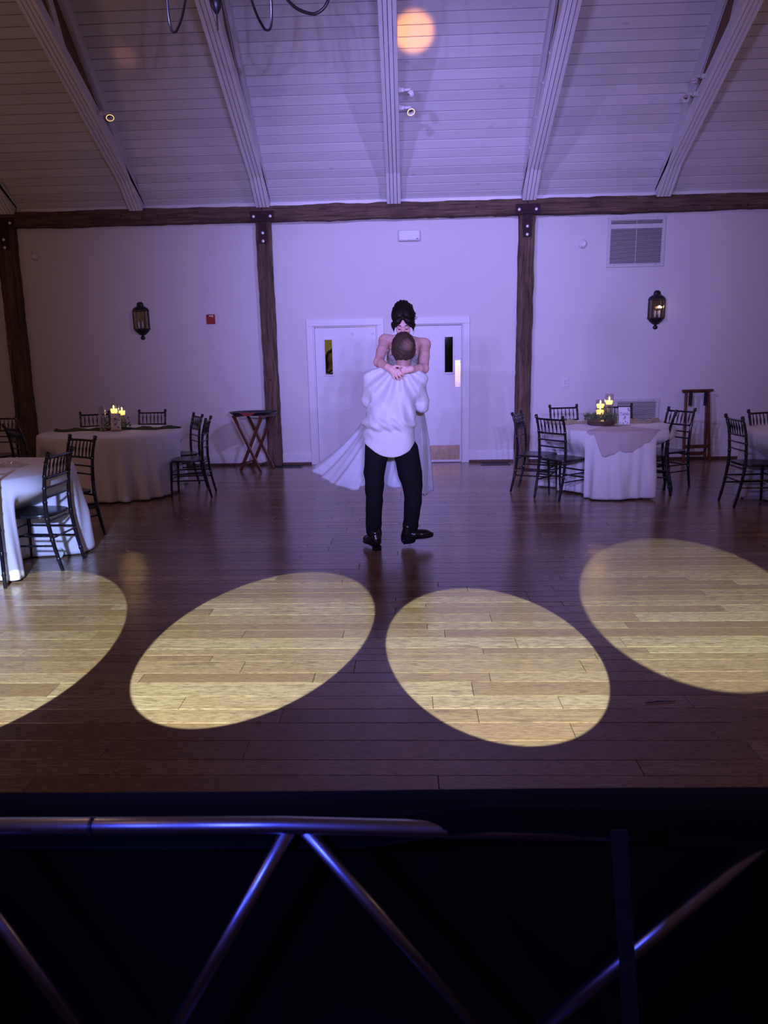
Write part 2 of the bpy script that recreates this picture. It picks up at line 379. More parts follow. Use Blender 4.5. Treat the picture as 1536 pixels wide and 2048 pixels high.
# --- rough timbers
def rough(p0,p1,wx,wy,name,parent=None,seg=46,jit=.006):
    p0=Vector(p0);p1=Vector(p1); d=(p1-p0); L=d.length; d.normalize()
    a=Vector((1,0,0)) if abs(d.z)>.7 else Vector((0,0,1)); b=Vector((0,1,0)); P=[]; nz=RNG.normal(0,1,(seg+1,8)); 
    for i in range(1,seg+1): nz[i]=nz[i-1]*.72+nz[i]*.6
    prof=[(-1,-.9),(-.9,-1),(.9,-1),(1,-.9),(1,.9),(.9,1),(-.9,1),(-1,.9)]
    for i in range(seg+1):
        c=p0+d*(L*i/seg); row=[c+a*(wx/2*q[0]+nz[i][k]*jit*(abs(q[0])>.95))+b*(wy/2*q[1]+nz[i][k]*jit*.7*(abs(q[1])>.95)) for k,q in enumerate(prof)]
        P.append(row+[row[0]])
    m=MB().grid(P); n=9; m.f.append(tuple(range(8))); m.f.append(tuple(seg*n+k for k in range(8))[::-1])
    me=m.mesh(name); auto_smooth(me,30); return link(name,me,MT['timber' if abs(d.z)>.7 else 'timberh'],parent)
BZ=(3.548,3.758)
posts=[(-5.855,'dark rough timber post at the far left end of the wall'),(-2.06,'rough timber post behind the tray stand, left of the doors'),(1.72,'rough timber post right of the doors beside the chairs')]
edges=[-XW,-2.06,1.72,XW]
labs=['rough timber wall beam at left, running from the left side to the post behind the tray stand','rough timber wall beam in the middle, above the two white doors','rough timber wall beam at right, above the large air vent']
for (x0,x1),lb in zip(zip(edges,edges[1:]),labs):
    tag(rough((x0+.004,D-.066,sum(BZ)/2),(x1-.004,D-.066,sum(BZ)/2),BZ[1]-BZ[0],.12,'wall_beam',seg=60),lb,'beam','timber wall beams')
for x,lb in posts:
    lean=.0
    p=rough((x-(.06 if x<-5 else 0.),D-.056,0.),(x,D-.056,BZ[0]),.215 if x>-5 else .27,.11,'timber_post',seg=50,jit=.005); tag(p,lb,'post','timber posts')
    yb=D-.142
    e=empty('steel_bracket',(x,yb,BZ[0]),0,{0:'brown steel T bracket with bolts atop the far left post',1:'brown steel T bracket with bolts atop the post left of the doors',2:'brown steel T bracket with bolts atop the post right of the doors'}[posts.index((x,lb))],'bracket','steel brackets')
    MB().box((0,0,.065),(.34,.012,.14)).box((0,.0,-.15),(.115,.012,.30)).build('plate',MT['plate'],e)
    for bx,bz in ((-.12,.06),(.12,.06),(0,-.165),(0,-.275)):
        b=MB().lathe([(0,.012),(.016,.011),(.022,.005),(.022,0)],(bx,-.006,bz),10,Matrix.Rotation(math.pi/2,3,'X')); b.build('bolt',MT['bolt'],e,True)
# --- skirting
def skirt(x0,x1,i):
    m=MB().box(((x0+x1)/2,D-.01,.095),(x1-x0,.02,.15)).box(((x0+x1)/2,D-.008,.175),(x1-x0,.012,.012)); o=tag(m.build('baseboard_back' if i==0 else 'baseboard_back.%03d'%i,MT['trim']),kind='structure')
    MB().box(((x0+x1)/2,D-.025,.02),(x1-x0,.045,.04),bev=.006).build('shoe_moulding',MT['basebrown'],o)
for i,(x0,x1) in enumerate(((-XW,-6.05),(-5.75,-2.19),(-1.95,DL[0]-.115),(DR[1]+.115,1.60),(1.84,XW))): skirt(x0,x1,i)
# --- doors
def door(nm,x0,x1,win,flip,kick):
    xm=(x0+x1)/2; wx0,wx1,wz0,wz1=win; yf=D+.025; t=.045
    m=MB()
    for a,b,c,d in ((x0+.004,wx0,.008,DH-.006),(wx1,x1-.004,.008,DH-.006),(wx0,wx1,.008,wz0),(wx0,wx1,wz1,DH-.006)):
        m.box(((a+b)/2,yf+t/2,(c+d)/2),(b-a,t,d-c))
    o=tag(m.build(nm,MT['door']),kind='structure')
    fr=MB(); bw=.024
    for a,b,c,d in ((wx0-bw,wx0,wz0-bw,wz1+bw),(wx1,wx1+bw,wz0-bw,wz1+bw),(wx0,wx1,wz0-bw,wz0),(wx0,wx1,wz1,wz1+bw)):
        fr.box(((a+b)/2,yf-.004,(c+d)/2),(b-a,.018,d-c),bev=.003)
    fr.build('window_bead',MT['trim'],o); MB().box(((wx0+wx1)/2,yf+.02,(wz0+wz1)/2),(wx1-wx0,.005,wz1-wz0)).build('pane',MT['darkglass'],o)
    cs=MB(); cw=.1
    for a,b,c,d in ((x0-.015-cw,x0-.015,0,DH+.015),(x1+.015,x1+.015+cw,0,DH+.015),(x0-.015-cw,x1+.015+cw,DH+.015,DH+.115)):
        cs.box(((a+b)/2,D-.012,(c+d)/2),(b-a,.026,d-c),bev=.005)
    for a,b,c,d in ((x0-.03,x0,0,DH),(x1,x1+.03,0,DH),(x0-.03,x1+.03,DH,DH+.03)):
        cs.box(((a+b)/2,D+.075,(c+d)/2),(b-a,.15,d-c))
    cs.build('casing',MT['trim'],o)
    if kick:
        k=MB().box(((x0+x1)/2,yf-.002,.155),(x1-x0-.05,.004,.22)).build('kick_plate',MT['kick'],o); tag(k,'scuffed brass kick plate')
        k=MB().box((.752,yf-.003,1.345),(.088,.005,.40),bev=.002).build('push_plate',MT['brass'],o); tag(k,'brass push plate')
        s=MB()
        for zz in (1.17,1.52):
            for xx in(.722,.782): s.lathe([(0,.003),(.006,.001)],(xx,yf-.006,zz),8,Matrix.Rotation(math.pi/2,3,'X'))
        s.build('screw',MT['brass'],bpy.data.objects[o.name].children[-1])
    else:
        for px,pz in ((PY(704,668,D).x,PY(704,668,D).z),(PY(745,667,D).x,PY(745,667,D).z)):
            MB().lathe([(0,.004),(.014,.003),(.018,0)],(px,yf,pz),12,Matrix.Rotation(math.pi/2,3,'X')).build('hole_plug',MT['ventdark'] if 0 else MT['plastic'],o)
    MB().box(((x0+x1)/2,D+.06,.004),(x1-x0,.12,.008)).build('threshold',MT['basebrown'],o)
    return o
door('door_1',DL[0],DL[1],(-1.243,-1.133,1.367,1.876),0,False)
door('door_2',DR[0],DR[1],(.557,.677,1.367,1.884),1,True)
# hall behind the doors
tag(MB().box((-.95,D+2.2,1.3),(2.0,.05,2.6)).build('wall_hall',MT['yellowwall']),kind='structure')
tag(MB().box((.60,D+1.2,1.3),(1.0,.05,2.6)).build('wall_hall.001',MT['greenhall']),kind='structure')
tag(MB().box((0,D+1.25,-.02),(4.2,2.2,.04)).build('floor_hall',MT['basebrown']),kind='structure')
m=MB()
for x in(-2.1,.07,2.1): m.box((x,D+1.25,1.3),(.05,2.2,2.6))
m.box((0,D+1.25,2.62),(4.3,2.2,.05)); tag(m.build('wall_hall.002',MT['yellowwall']),kind='structure')
point('hall_light',(-1.6,D+1.2,2.3),12,(1,.85,.5),.1); point('hall_light',(-.55,D+.28,1.9),1.6,(1,.7,.5),.1)  # the second is an added fill for the woman behind the door
# --- roof trusses
tlab=['outermost left white roof truss cut off by the photo edge','left white roof truss with a web strut and one spot lamp','white roof truss above the post behind the tray stand','middle white roof truss above the couple with two spot lamps','white roof truss above the post right of the doors, with small hooks','right white roof truss with a web strut and two spot lamps','outermost right white roof truss beyond the photo edge']
cd=Vector((0,-math.cos(CHA),math.sin(CHA))); cn=Vector((0,math.sin(CHA),math.cos(CHA)))
trusses=[]
for k,(x,lb) in enumerate(zip(TX,tlab)):
    if k==6: continue
    e=empty('roof_truss',(x,D,ZC-.02),0,lb,'truss','roof trusses'); trusses.append(e)
    for j in range(4):
        px=(j-1.5)*.050; jz=random.uniform(-.004,.004)
        def ply(nm,o,dr,nr,h,L,s0=0):
            a=o+dr*s0; m=MB(); v=[]
            for s in (s0,L):
                for wx in(-.0212,.0212):
                    for hh in(0,h): v.append(o+dr*s+nr*hh+Vector((px+wx,0,0)))
            m.add(v,[(0,1,3,2),(4,6,7,5),(0,4,5,1),(2,3,7,6),(0,2,6,4),(1,5,7,3)]); me=m.mesh(nm); rnd_attr(me,random.random()); return link(nm,me,MT['trusspaint'],e)
        ply('chord_board',Vector((0,0,jz)),cd,cn,.13,9.8,-.02)
        ply('rafter_board',Vector((0,0,.03))+n1*(-.17),sd,n1,.18,11.0,.06)
    # brown filler between the chords, then the struts
    g=MB(); gv=[]
    for xx in (-.035,.035):
        gv+=[Vector((xx,0,0))+cd*.06+cn*.05,Vector((xx,0,0))+cd*3.2+cn*.12,Vector((xx,0,.03))+sd*2.9-n1*.10,Vector((xx,0,.03))+sd*.06-n1*.02]
    g.add(gv,[(0,1,2,3),(7,6,5,4),(0,4,5,1),(1,5,6,2),(2,6,7,3),(3,7,4,0)]); g.build('filler_board',MT['brownply'],e)
    hv=[]
    for xx in (-.098,.098): hv+=[Vector((xx,0,0))+cd*.02+cn*.02,Vector((xx,0,0))+cd*1.25+cn*.10,Vector((xx,0,.03))+sd*1.12-n1*.06,Vector((xx,0,.03))+sd*.02]
    me=MB().add(hv,[(0,1,2,3),(7,6,5,4),(0,4,5,1),(1,5,6,2),(2,6,7,3),(3,7,4,0)]).mesh('heel_board'); rnd_attr(me,.5); link('heel_board',me,MT['trusspaint'],e)
    for q in range(3):
        a=cd*2.45+cn*.10; b=Vector((0,-2.75,2.75*math.tan(SL)+.03))-n1*.08
        me=MB().bar(a+Vector(((q-1)*.042,0,0)),b+Vector(((q-1)*.042,0,0)),.039,.13,(0,1,0)).mesh('web_board'); rnd_attr(me,random.random()); link('web_board',me,MT['trusspaint'],e)
    if k==4:
        for s in (.35,.9,1.4,1.9,2.3):
            MB().tube([Vector((-.085,0,0))+cd*s+cn*.05,Vector((-.115,0,0))+cd*s+cn*.05,Vector((-.118,0,.02))+cd*s+cn*.05],.006,6).build('hook',MT['plastic'],e)
# --- spot lamps on the trusses
def track_lamp(p,sx,lit,aim,label):
    e=empty('track_spot_lamp',p,0,label,'spot lamp','spot lamps on the trusses')
    MB().box((0,0,0),(.02,.05,.06),bev=.004).build('mount',MT['plastic'],e)
    MB().bar((sx*.01,0,0),(sx*.055,0,-.0),.04,.045,(0,0,1),.005).box((sx*.075,0,0),(.03,.03,.028),bev=.004).bar((sx*.085,0,0),(sx*.135,0,.004),.032,.024,(0,0,1),.004).build('arm',MT['plastic'],e)
    R=Vector(aim).normalized().to_track_quat('Z','Y').to_matrix(); c=Vector((sx*.135,-.01,-.045))
    MB().lathe([(.024,-.04),(.037,-.024),(.044,.0),(.047,.012),(.040,.012),(.037,.0),(.024,-.01),(.0,-.012)],c,20,R).build('head',MT['plastic'],e,True)
    MB().lathe([(0,.004),(.022,.002),(.026,-.008)],c,16,R).build('bulb',MT['mirror'],e,True)
    if lit:
        MB().lathe([(.042,.0125),(.047,.0125),(.047,.011)],c,20,R).build('trim_ring',MT['wax'],e,True)
    return e
def on_truss(k,u,v,sx): # point on the side of truss k's lower chord seen at u,v
    d=_ray(u,v); X=TX[k]+sx*.10; 
    best=None
    for s in np.arange(.4,3.4,.01):
        q=Vector((X,D,ZC-.02))+cd*s+cn*.06; rr=(q-Vector(CC)); uu=768+F*rr.dot(Vector(CR))/rr.dot(Vector(CF)); vv=1024-F*rr.dot(Vector(CU))/rr.dot(Vector(CF))
        e=abs(vv-v)
        if best is None or e<best[0]: best=(e,q)
    return best[1]
track_lamp(on_truss(1,190,228,1)+Vector((.01,0,0)),1,1,(.3,-.5,-.9),'white spot lamp on the left truss, glowing rim')
track_lamp(on_truss(3,803,216,1)+Vector((.01,0,0)),1,1,(.2,-.6,-.9),'white spot lamp on the middle truss, lower one with glowing ring')
track_lamp(on_truss(3,803,181,1)+Vector((.01,0,0)),1,0,(.7,.5,.6),'white spot lamp on the middle truss, upper unlit one')
track_lamp(on_truss(5,1395,188,-1)+Vector((-.01,0,0)),-1,0,(-.3,-.7,-.7),'white spot lamp on the right truss, lower one showing its dark face')
track_lamp(on_truss(5,1415,152,-1)+Vector((-.01,0,0)),-1,0,(-.1,0,-1),'white spot lamp on the right truss, upper one pointing down')
# warm patches on the boards, from two unseen spots set in the air below
def on_ceiling(u,v):
    d=Vector(_ray(u,v)); c=Vector(CC); k=(foot-c).dot(n1)/d.dot(n1); return c+d*k
a=on_ceiling(828,64); spot('ceiling_warm_lamp',a-n1*1.35+Vector((.05,0,0)),a,125,(1,.38,.06),21,.4,.05)
a=on_ceiling(250,112); spot('ceiling_warm_lamp',a-n1*1.35,a,6,(1,.30,.18),15,.9,.05)
# ---------------------------------------------------------------- chandelier (only its lowest scrolls hang into view)
ch=PY(433,20,5.0); e=empty('iron_chandelier',(ch.x,ch.y,ch.z+.02),0,'black wrought iron chandelier with looped arms at the top edge','chandelier')
MB().lathe([(0,-.135),(.006,-.13),(.006,-.045),(.012,-.04),(.034,.0),(.04,.04),(.028,.08),(.02,.10),(.02,.55),(.04,.60),(.03,.66),(.012,.70),(.012,1.9)],(0,0,0),14).build('stem',MT['black'],e,True)
for k in range(6):
    a=math.radians((-15,73,129,190,235,290)[k]); dr=Vector((math.cos(a),math.sin(a),0)); pts=[]; zb=(-.13,.12,.08,.08,.08,.08)[k]
    cx=[(.02,.60),(.2,.42+zb),(.40,.20+zb),(.52,.06+zb),(.62,.005+zb),(.68,zb),(.74,.04+zb),(.77,.14+zb),(.77,.3+zb),(.75,.45+zb)]
    cp=[Vector((r*dr.x,r*dr.y,zz)) for r,zz in cx]
    for i in range(len(cp)-1):
        p0=cp[max(i-1,0)];p1=cp[i];p2=cp[i+1];p3=cp[min(i+2,len(cp)-1)]
        for t in (0,.2,.4,.6,.8): pts.append(.5*((2*p1)+(p2-p0)*t+(2*p0-5*p1+4*p2-p3)*t*t+(3*p1-p0-3*p2+p3)*t**3))
    pts.append(cp[-1]); arm=MB().tube(pts,.0095,8).build('arm',MT['black'],e,True)
    tip=cp[-1]; MB().lathe([(.0,0),(.05,.01),(.055,.025),(.018,.03),(.016,.04)],tip,14).build('drip_cup',MT['black'],arm,True)
    MB().lathe([(.014,.03),(.014,.12),(0,.12)],tip,10).build('candle_tube',MT['candle'],arm,True)
# ================================================================ wall fittings
def lantern(x,z,lab,lit):
    e=empty('wall_lantern',(x,D,z),0,lab,'lantern','wall lanterns'); w=.118; h=.13; R=Matrix.Rotation(math.pi,3,'Z')
    # half-hexagon body projecting from the wall
    pl=[(-w,0),(-w*.72,-.085),(w*.72,-.085),(w,0)]
    MB().box((0,-.006,.0),(2*w,.012,.30)).build('back_plate',MT['black'],e); MB().box((0,-.014,.0),(2*w-.03,.004,.25)).build('mirror_back',MT['mirror'],e)
    def ring(z0,z1,o):
        m=MB(); q=[(a*o,b*o) for a,b in pl]; v=[(a,b,zz) for zz in(z0,z1) for a,b in q]; m.add(v,[(0,1,2,3),(7,6,5,4),(0,4,5,1),(1,5,6,2),(2,6,7,3),(3,7,4,0)]); return m
    ring(.125,.14,1.08).build('top_rim',MT['black'],e); ring(-.14,-.125,1.08).build('bottom_rim',MT['black'],e)
    sc=Matrix.Diagonal((1,.72,1))
    MB().lathe([(w*1.02,.14),(w*.95,.165),(w*.62,.19),(w*.45,.20),(.052,.21),(.05,.235),(.03,.258),(0,.262)],(0,0,0),18,sc,math.pi,2*math.pi).build('cap',MT['black'],e,True)
    MB().lathe([(w*1.0,-.14),(w*.8,-.175),(w*.42,-.215),(.018,-.225),(.018,-.232),(.03,-.242),(.036,-.262),(.030,-.282),(.0,-.295)],(0,0,0),18,sc,math.pi,2*math.pi).build('bowl',MT['black'],e,True)
    for a,b in pl: MB().box((a,b-.002 if b else -.012,0),(.012,.012,.26)).build('cage_bar',MT['black'],e)
    for p,q in zip(pl,pl[1:]):
        MB().add([(p[0],p[1],-.125),(q[0],q[1],-.125),(q[0],q[1],.125),(p[0],p[1],.125)],[(0,1,2,3)]).build('pane',MT['glass'],e)
    for cx in(-.028,.03):
        c=MB().lathe([(0,-.13),(.012,-.13),(.012,-.03),(.0,-.03)],(cx,-.045,0),10).build('candle_tube',MT['candle'],e,True)
        MB().lathe([(0,-.03),(.009,-.015),(.008,.0),(.0,.035)],(cx,-.045,0),10).build('bulb',MT['glass'],c,True)
    if lit: MB().lathe([(0,-.012),(.012,-.004),(.012,.006),(0,.014)],(.062,-.02,.02),10).build('glint_blob',MT['flame'],e,True); point('glint_lamp',(x+.05,D-.05,z+.03),.25,(1,.7,.35),.02)  # glowing blob and small lamp added to imitate a reflected glint
lantern(-3.985,2.222,'black wall lantern on the left wall, unlit, beside the red alarm box',False)
lantern(3.642,2.222,'black wall lantern on the right wall with a bright warm glint, below the large vent',True)
e=empty('fire_alarm',(-2.933,D,2.211),0,'small red fire alarm box on the wall beside the left lantern','alarm')
MB().box((0,-.014,0),(.126,.028,.138),bev=.005).build('housing',MT['red'],e); MB().box((.008,-.03,.045),(.055,.006,.014),bev=.002).box((.036,-.031,.04),(.014,.008,.028),bev=.002).build('strobe_lens',MT['bolt'],e)
MB().box((-.035,-.0285,.045),(.03,.002,.01)).build('name_strip',MT['plate'],e)
for x,z,lab in ((-5.49,3.165,'round white heat detector high on the wall by the far left post'),(2.537,3.147,'round white heat detector left of the large vent')):
    e=empty('heat_detector',(x,D,z),0,lab,'detector','heat detectors'); R=Matrix.Rotation(math.pi/2,3,'X')
    MB().lathe([(.065,0),(.065,.012),(.055,.02),(.05,.02),(0,.02)],(0,0,0),24,R).build('base',MT['plastic'],e,True)
    MB().lathe([(.044,.018),(.042,.034),(.03,.04),(.026,.036),(0,.038)],(0,0,0),24,R).build('sensor_cap',MT['trim'],e,True)
    MB().lathe([(0,.026),(.006,.022)],(0,0,0),8,R).build('indicator',MT['ink'],e).location=(-.008,0,-.05)
e=empty('emergency_light',(.044,D,3.319),0,'white rectangular emergency light box under the beam above the doors','light box')
MB().box((0,-.025,0),(.318,.05,.148),bev=.008).build('housing',MT['plastic'],e); MB().box((.115,-.052,-.05),(.03,.006,.01)).build('test_button',MT['ink'],e); MB().box((0,-.051,.0),(.285,.004,.115),bev=.002).build('diffuser',MT['trim'],e)
def vent(x0,x1,z0,z1,n,lab,mull):
    cx,cz=(x0+x1)/2,(z0+z1)/2; W,H=x1-x0,z1-z0; e=empty('air_vent',(cx,D,cz),0,lab,'vent','air vents'); b=.045; fr=MB()
    for c,d in (((0,0,H/2-b/2),(W,.02,b)),((0,0,-H/2+b/2),(W,.02,b)),((-W/2+b/2,0,0),(b,.02,H-2*b)),((W/2-b/2,0,0),(b,.02,H-2*b))): fr.box((c[0],-.012,c[2]),d,bev=.003)
    fr.build('frame',MT['plastic'],e); MB().box((0,-.003,0),(W-2*b+.01,.004,H-2*b+.01)).build('duct',MT['ventdark'],e)
    lv=MB(); R=Matrix.Rotation(math.radians(-38),3,'X'); hh=H-2*b
    for i in range(n): lv.box((0,-.011,-hh/2+hh*(i+.5)/n),(W-2*b,.0018,hh/n*.62),R)
    tag(lv.build('louvres',MT['plastic'],e),kind='stuff')
    if mull:
        MB().box((0,-.02,0),(.008,.004,hh)).build('mullion',MT['plastic'],e); MB().box((0,-.018,hh/2-.085),(W-2*b,.003,.06)).build('blank_strip',MT['plastic'],e)
    for sx in(-1,1):
        for sz in(-1,1): MB().lathe([(0,.002),(.006,0)],(sx*W*.36,-.0225,sz*(H/2-b/2)),8,Matrix.Rotation(math.pi/2,3,'X')).build('screw',MT['ink'],e)
vent(2.885,3.70,2.815,3.495,30,'large square white louvred air vent high on the right wall',True)
vent(3.10,3.765,.545,.93,14,'low louvred air vent near the floor behind the right table',False)
e=empty('light_switch',(2.358,D,1.192),0,'small white switch plate on the wall right of the right post','switch'); MB().box((0,-.004,0),(.087,.008,.135),bev=.003).build('plate',MT['trim'],e); MB().box((0,-.012,0),(.034,.008,.066),bev=.002).build('rocker',MT['plastic'],e)
for x,y,lab in ((-1.84,10.72,'dark floor register beside the left post'),(1.30,10.70,'dark floor register in front of the right post')):
    e=empty('floor_register',(x,y,0),0,lab,'floor vent','floor registers'); m=MB()
    m.box((0,-.12,.004),(.44,.02,.008)).box((0,.12,.004),(.44,.02,.008)).box((-.21,0,.004),(.02,.22,.008)).box((.21,0,.004),(.02,.22,.008)); m.build('rim',MT['black'],e)
    g=MB(); [g.box((-.19+.38*i/13,0,.003),(.008,.22,.005)) for i in range(14)]; tag(g.build('grille',MT['black'],e),kind='stuff'); MB().box((0,0,.001),(.40,.22,.001)).build('duct',MT['ventdark'],e)
# ================================================================ chairs
def make_chair():
    e=empty('chiavari_chair'); m=MT['chair']
    def turned(pts,r,rings,n=9):
        # bamboo-like member: sample, with small raised rings
        pts=[Vector(p) for p in pts]; P=[];Rr=[]; L=[0]
        for a,b in zip(pts,pts[1:]): L.append(L[-1]+(b-a).length)
        N=len(rings)*5+22; ss=sorted(set([i/N for i in range(N+1)]+[q+d for q in rings for d in(-.012,-.006,0,.006,.012) if 0<q+d<1]))
        for s in ss:
            t=s*L[-1]; i=max(k for k in range(len(L)-1) if L[k]<=t+1e-9); f=(t-L[i])/(L[i+1]-L[i])
            p0=pts[max(i-1,0)];p1=pts[i];p2=pts[i+1];p3=pts[min(i+2,len(pts)-1)]
            P.append(.5*((2*p1)+(p2-p0)*f+(2*p0-5*p1+4*p2-p3)*f*f+(3*p1-p0-3*p2+p3)*f**3)); rr=r(s) if callable(r) else r
            for q in rings:
                if abs(s-q)<.008: rr*=1.22
            Rr.append(rr)
        return MB().tube(P,Rr,n)
    for sx in(-1,1):
        bp=turned([(sx*.178,-.262,0),(sx*.183,-.215,.22),(sx*.186,-.188,.44),(sx*.187,-.192,.62),(sx*.187,-.212,.78),(sx*.187,-.250,.915)],lambda s:.0135+.003*math.sin(math.pi*min(1,s*1.1)),[.12,.28,.46,.6,.72,.82,.93]).build('back_post',m,e,True)
        MB().lathe([(.014,-.004),(.020,.0),(.021,.008),(.014,.013),(.019,.02),(.020,.029),(.012,.036),(0,.037)],(sx*.187,-.252,.912),10,Matrix.Rotation(.25,3,'X')).build('finial',m,bp,True)
        turned([(sx*.198,.205,0),(sx*.196,.195,.2),(sx*.19,.182,.435)],lambda s:.0115+.006*s,[.25,.5,.75,.95]).build('leg',m,e,True)
        for z,r in ((.285,.0085),(.205,.0085)): turned([(sx*.184,-.205-.03*(.3-z),z),(sx*.194,.19,z)],r,[.2,.5,.8],8).build('stretcher',m,e,True)
    for y,z,w in ((.19,.30,.386),(.195,.22,.39),(-.215,.27,.366)): turned([(-w/2,y,z),(w/2,y,z)],.0085,[.2,.5,.8],8).build('stretcher',m,e,True)
    turned([(-.19,-.187,.40),(.19,-.187,.40)],.0085,[.3,.7],8).build('stretcher',m,e,True)
    def rail(z,y,r): turned([(-.187,y,z),(0,y-.012,z),(.187,y,z)],r,[.12,.88],8).build('rail',m,e,True)
    rail(.898,-.243,.0115); rail(.742,-.205,.0105); rail(.665,-.196,.0085); rail(.59,-.19,.0085)
    for i in range(6):
        x=-.187+.374*(i+1)/7; y0=-.243-.010*(1-(x/.187)**2); y1=-.205-.010*(1-(x/.187)**2)
        turned([(x,y1,.742),(x,(y0+y1)/2+.004,.82),(x,y0,.898)],lambda s:.0055+.0045*math.exp(-((s-.5)/.16)**2),[.3,.7],7).build('spindle',m,e,True)
    # saddle seat
    P=[]; 
    for z,k in ((.425,.90),(.428,.985),(.440,1.0),(.450,.985),(.452,.90),(.449,.55),(.447,.2)):
        row=[]
        for i in range(28):
            t=2*math.pi*i/28; c,s=math.cos(t),math.sin(t); n=4.2; r=1/((abs(c)**n+abs(s)**n)**(1/n)); wx=.205*(1+.05*s); row.append((k*wx*r*c,k*.205*r*s+.004,z))
        P.append(row+[row[0]])
    s=MB().grid(P); s.f.append(tuple(range(28))[::-1]); s.f.append(tuple(6*29+k for k in range(28))); me=s.mesh('seat'); auto_smooth(me,50); link('seat',me,MT['seat'],e)
    return e
CH=make_chair(); _first=[True]; CHAIRS={}
def chair(key,x,y,f,label,tbl,group):
    n=math.hypot(*f); f=(f[0]/n,f[1]/n); o=CH if _first[0] else copy_tree(CH); _first[0]=False
    o.location=(x,y,.0); o.rotation_euler=(0,0,yawof(f)); tag(o,label,'chair',group); CHAIRS.setdefault(tbl,[]).append((x,y,f)); return o
gA,gB,gC,gD='chairs around the left round table','chairs around the right round table','chairs around the near left table','chairs around the table at the right edge'
chair('C1a',-2.66,8.50,(-.993,-.11),'black spindle-back chair in side view at the right of the left table, nearer of two',1,gA)
chair('C1b',-2.93,9.02,(-.84,-.54),'black spindle-back chair at the right of the left table, farther of two, partly hidden',1,gA)
chair('C5',-4.30,9.62,(.30,-.95),'black spindle-back chair behind the left table, left of the candles',1,gA)
chair('C6',-3.63,9.80,(-.0,-1),'black spindle-back chair behind the left table, right of the candles',1,gA)
chair('C8',-4.30,8.06,(.62,.78),'black spindle-back chair at the dim left end of the left table, before the dark post',1,gA)
chair('C7',-5.42,9.15,(.05,-1),'black spindle-back chair cut off by the left edge, farthest back',9,'chairs at the left edge')
chair('C2',-3.19,6.36,(-.5,-.87),'black spindle-back chair between the two left tables, facing the near one',3,gC)
chair('C3',-3.00,5.50,(-.999,.03),'glossy black spindle-back chair nearest the camera at the near left table',3,gC)
chair('C4',-3.25,5.02,(-.5,.87),'black chair at the left edge, only one slanted leg showing on the floor',8,gC)
chair('C9',-4.10,6.42,(.4,-.9),'black spindle-back chair behind the near left table, cut by the left edge',3,gC)
chair('R1',1.53,8.50,(.91,-.41),'black spindle-back chair left of the right table, farther one beside the post',2,gB)
chair('R2',1.755,8.11,(.78,.62),'black spindle-back chair with its seat showing, front left of the right table',2,gB)
chair('R3',2.11,9.40,(.16,-.98),'black spindle-back chair behind the right table, left of the candles',2,gB)
chair('R4',2.74,9.36,(-.1,-.99),'black spindle-back chair behind the right table, hidden by the table card',2,gB)
chair('R5',3.09,8.66,(-.85,-.52),'black spindle-back chair right of the right table, farther one before the wooden stand',2,gB)
chair('R6',2.80,8.33,(-.93,.37),'black spindle-back chair pushed in at the right of the right table, seen edge on',2,gB)
chair('R7',3.655,7.587,(.99,.02),'black spindle-back chair in side view near the right edge of the photo',4,gD)
chair('R8',4.14,8.12,(.35,-.94),'black spindle-back chair cut off by the right edge, behind the tablecloth',4,gD)
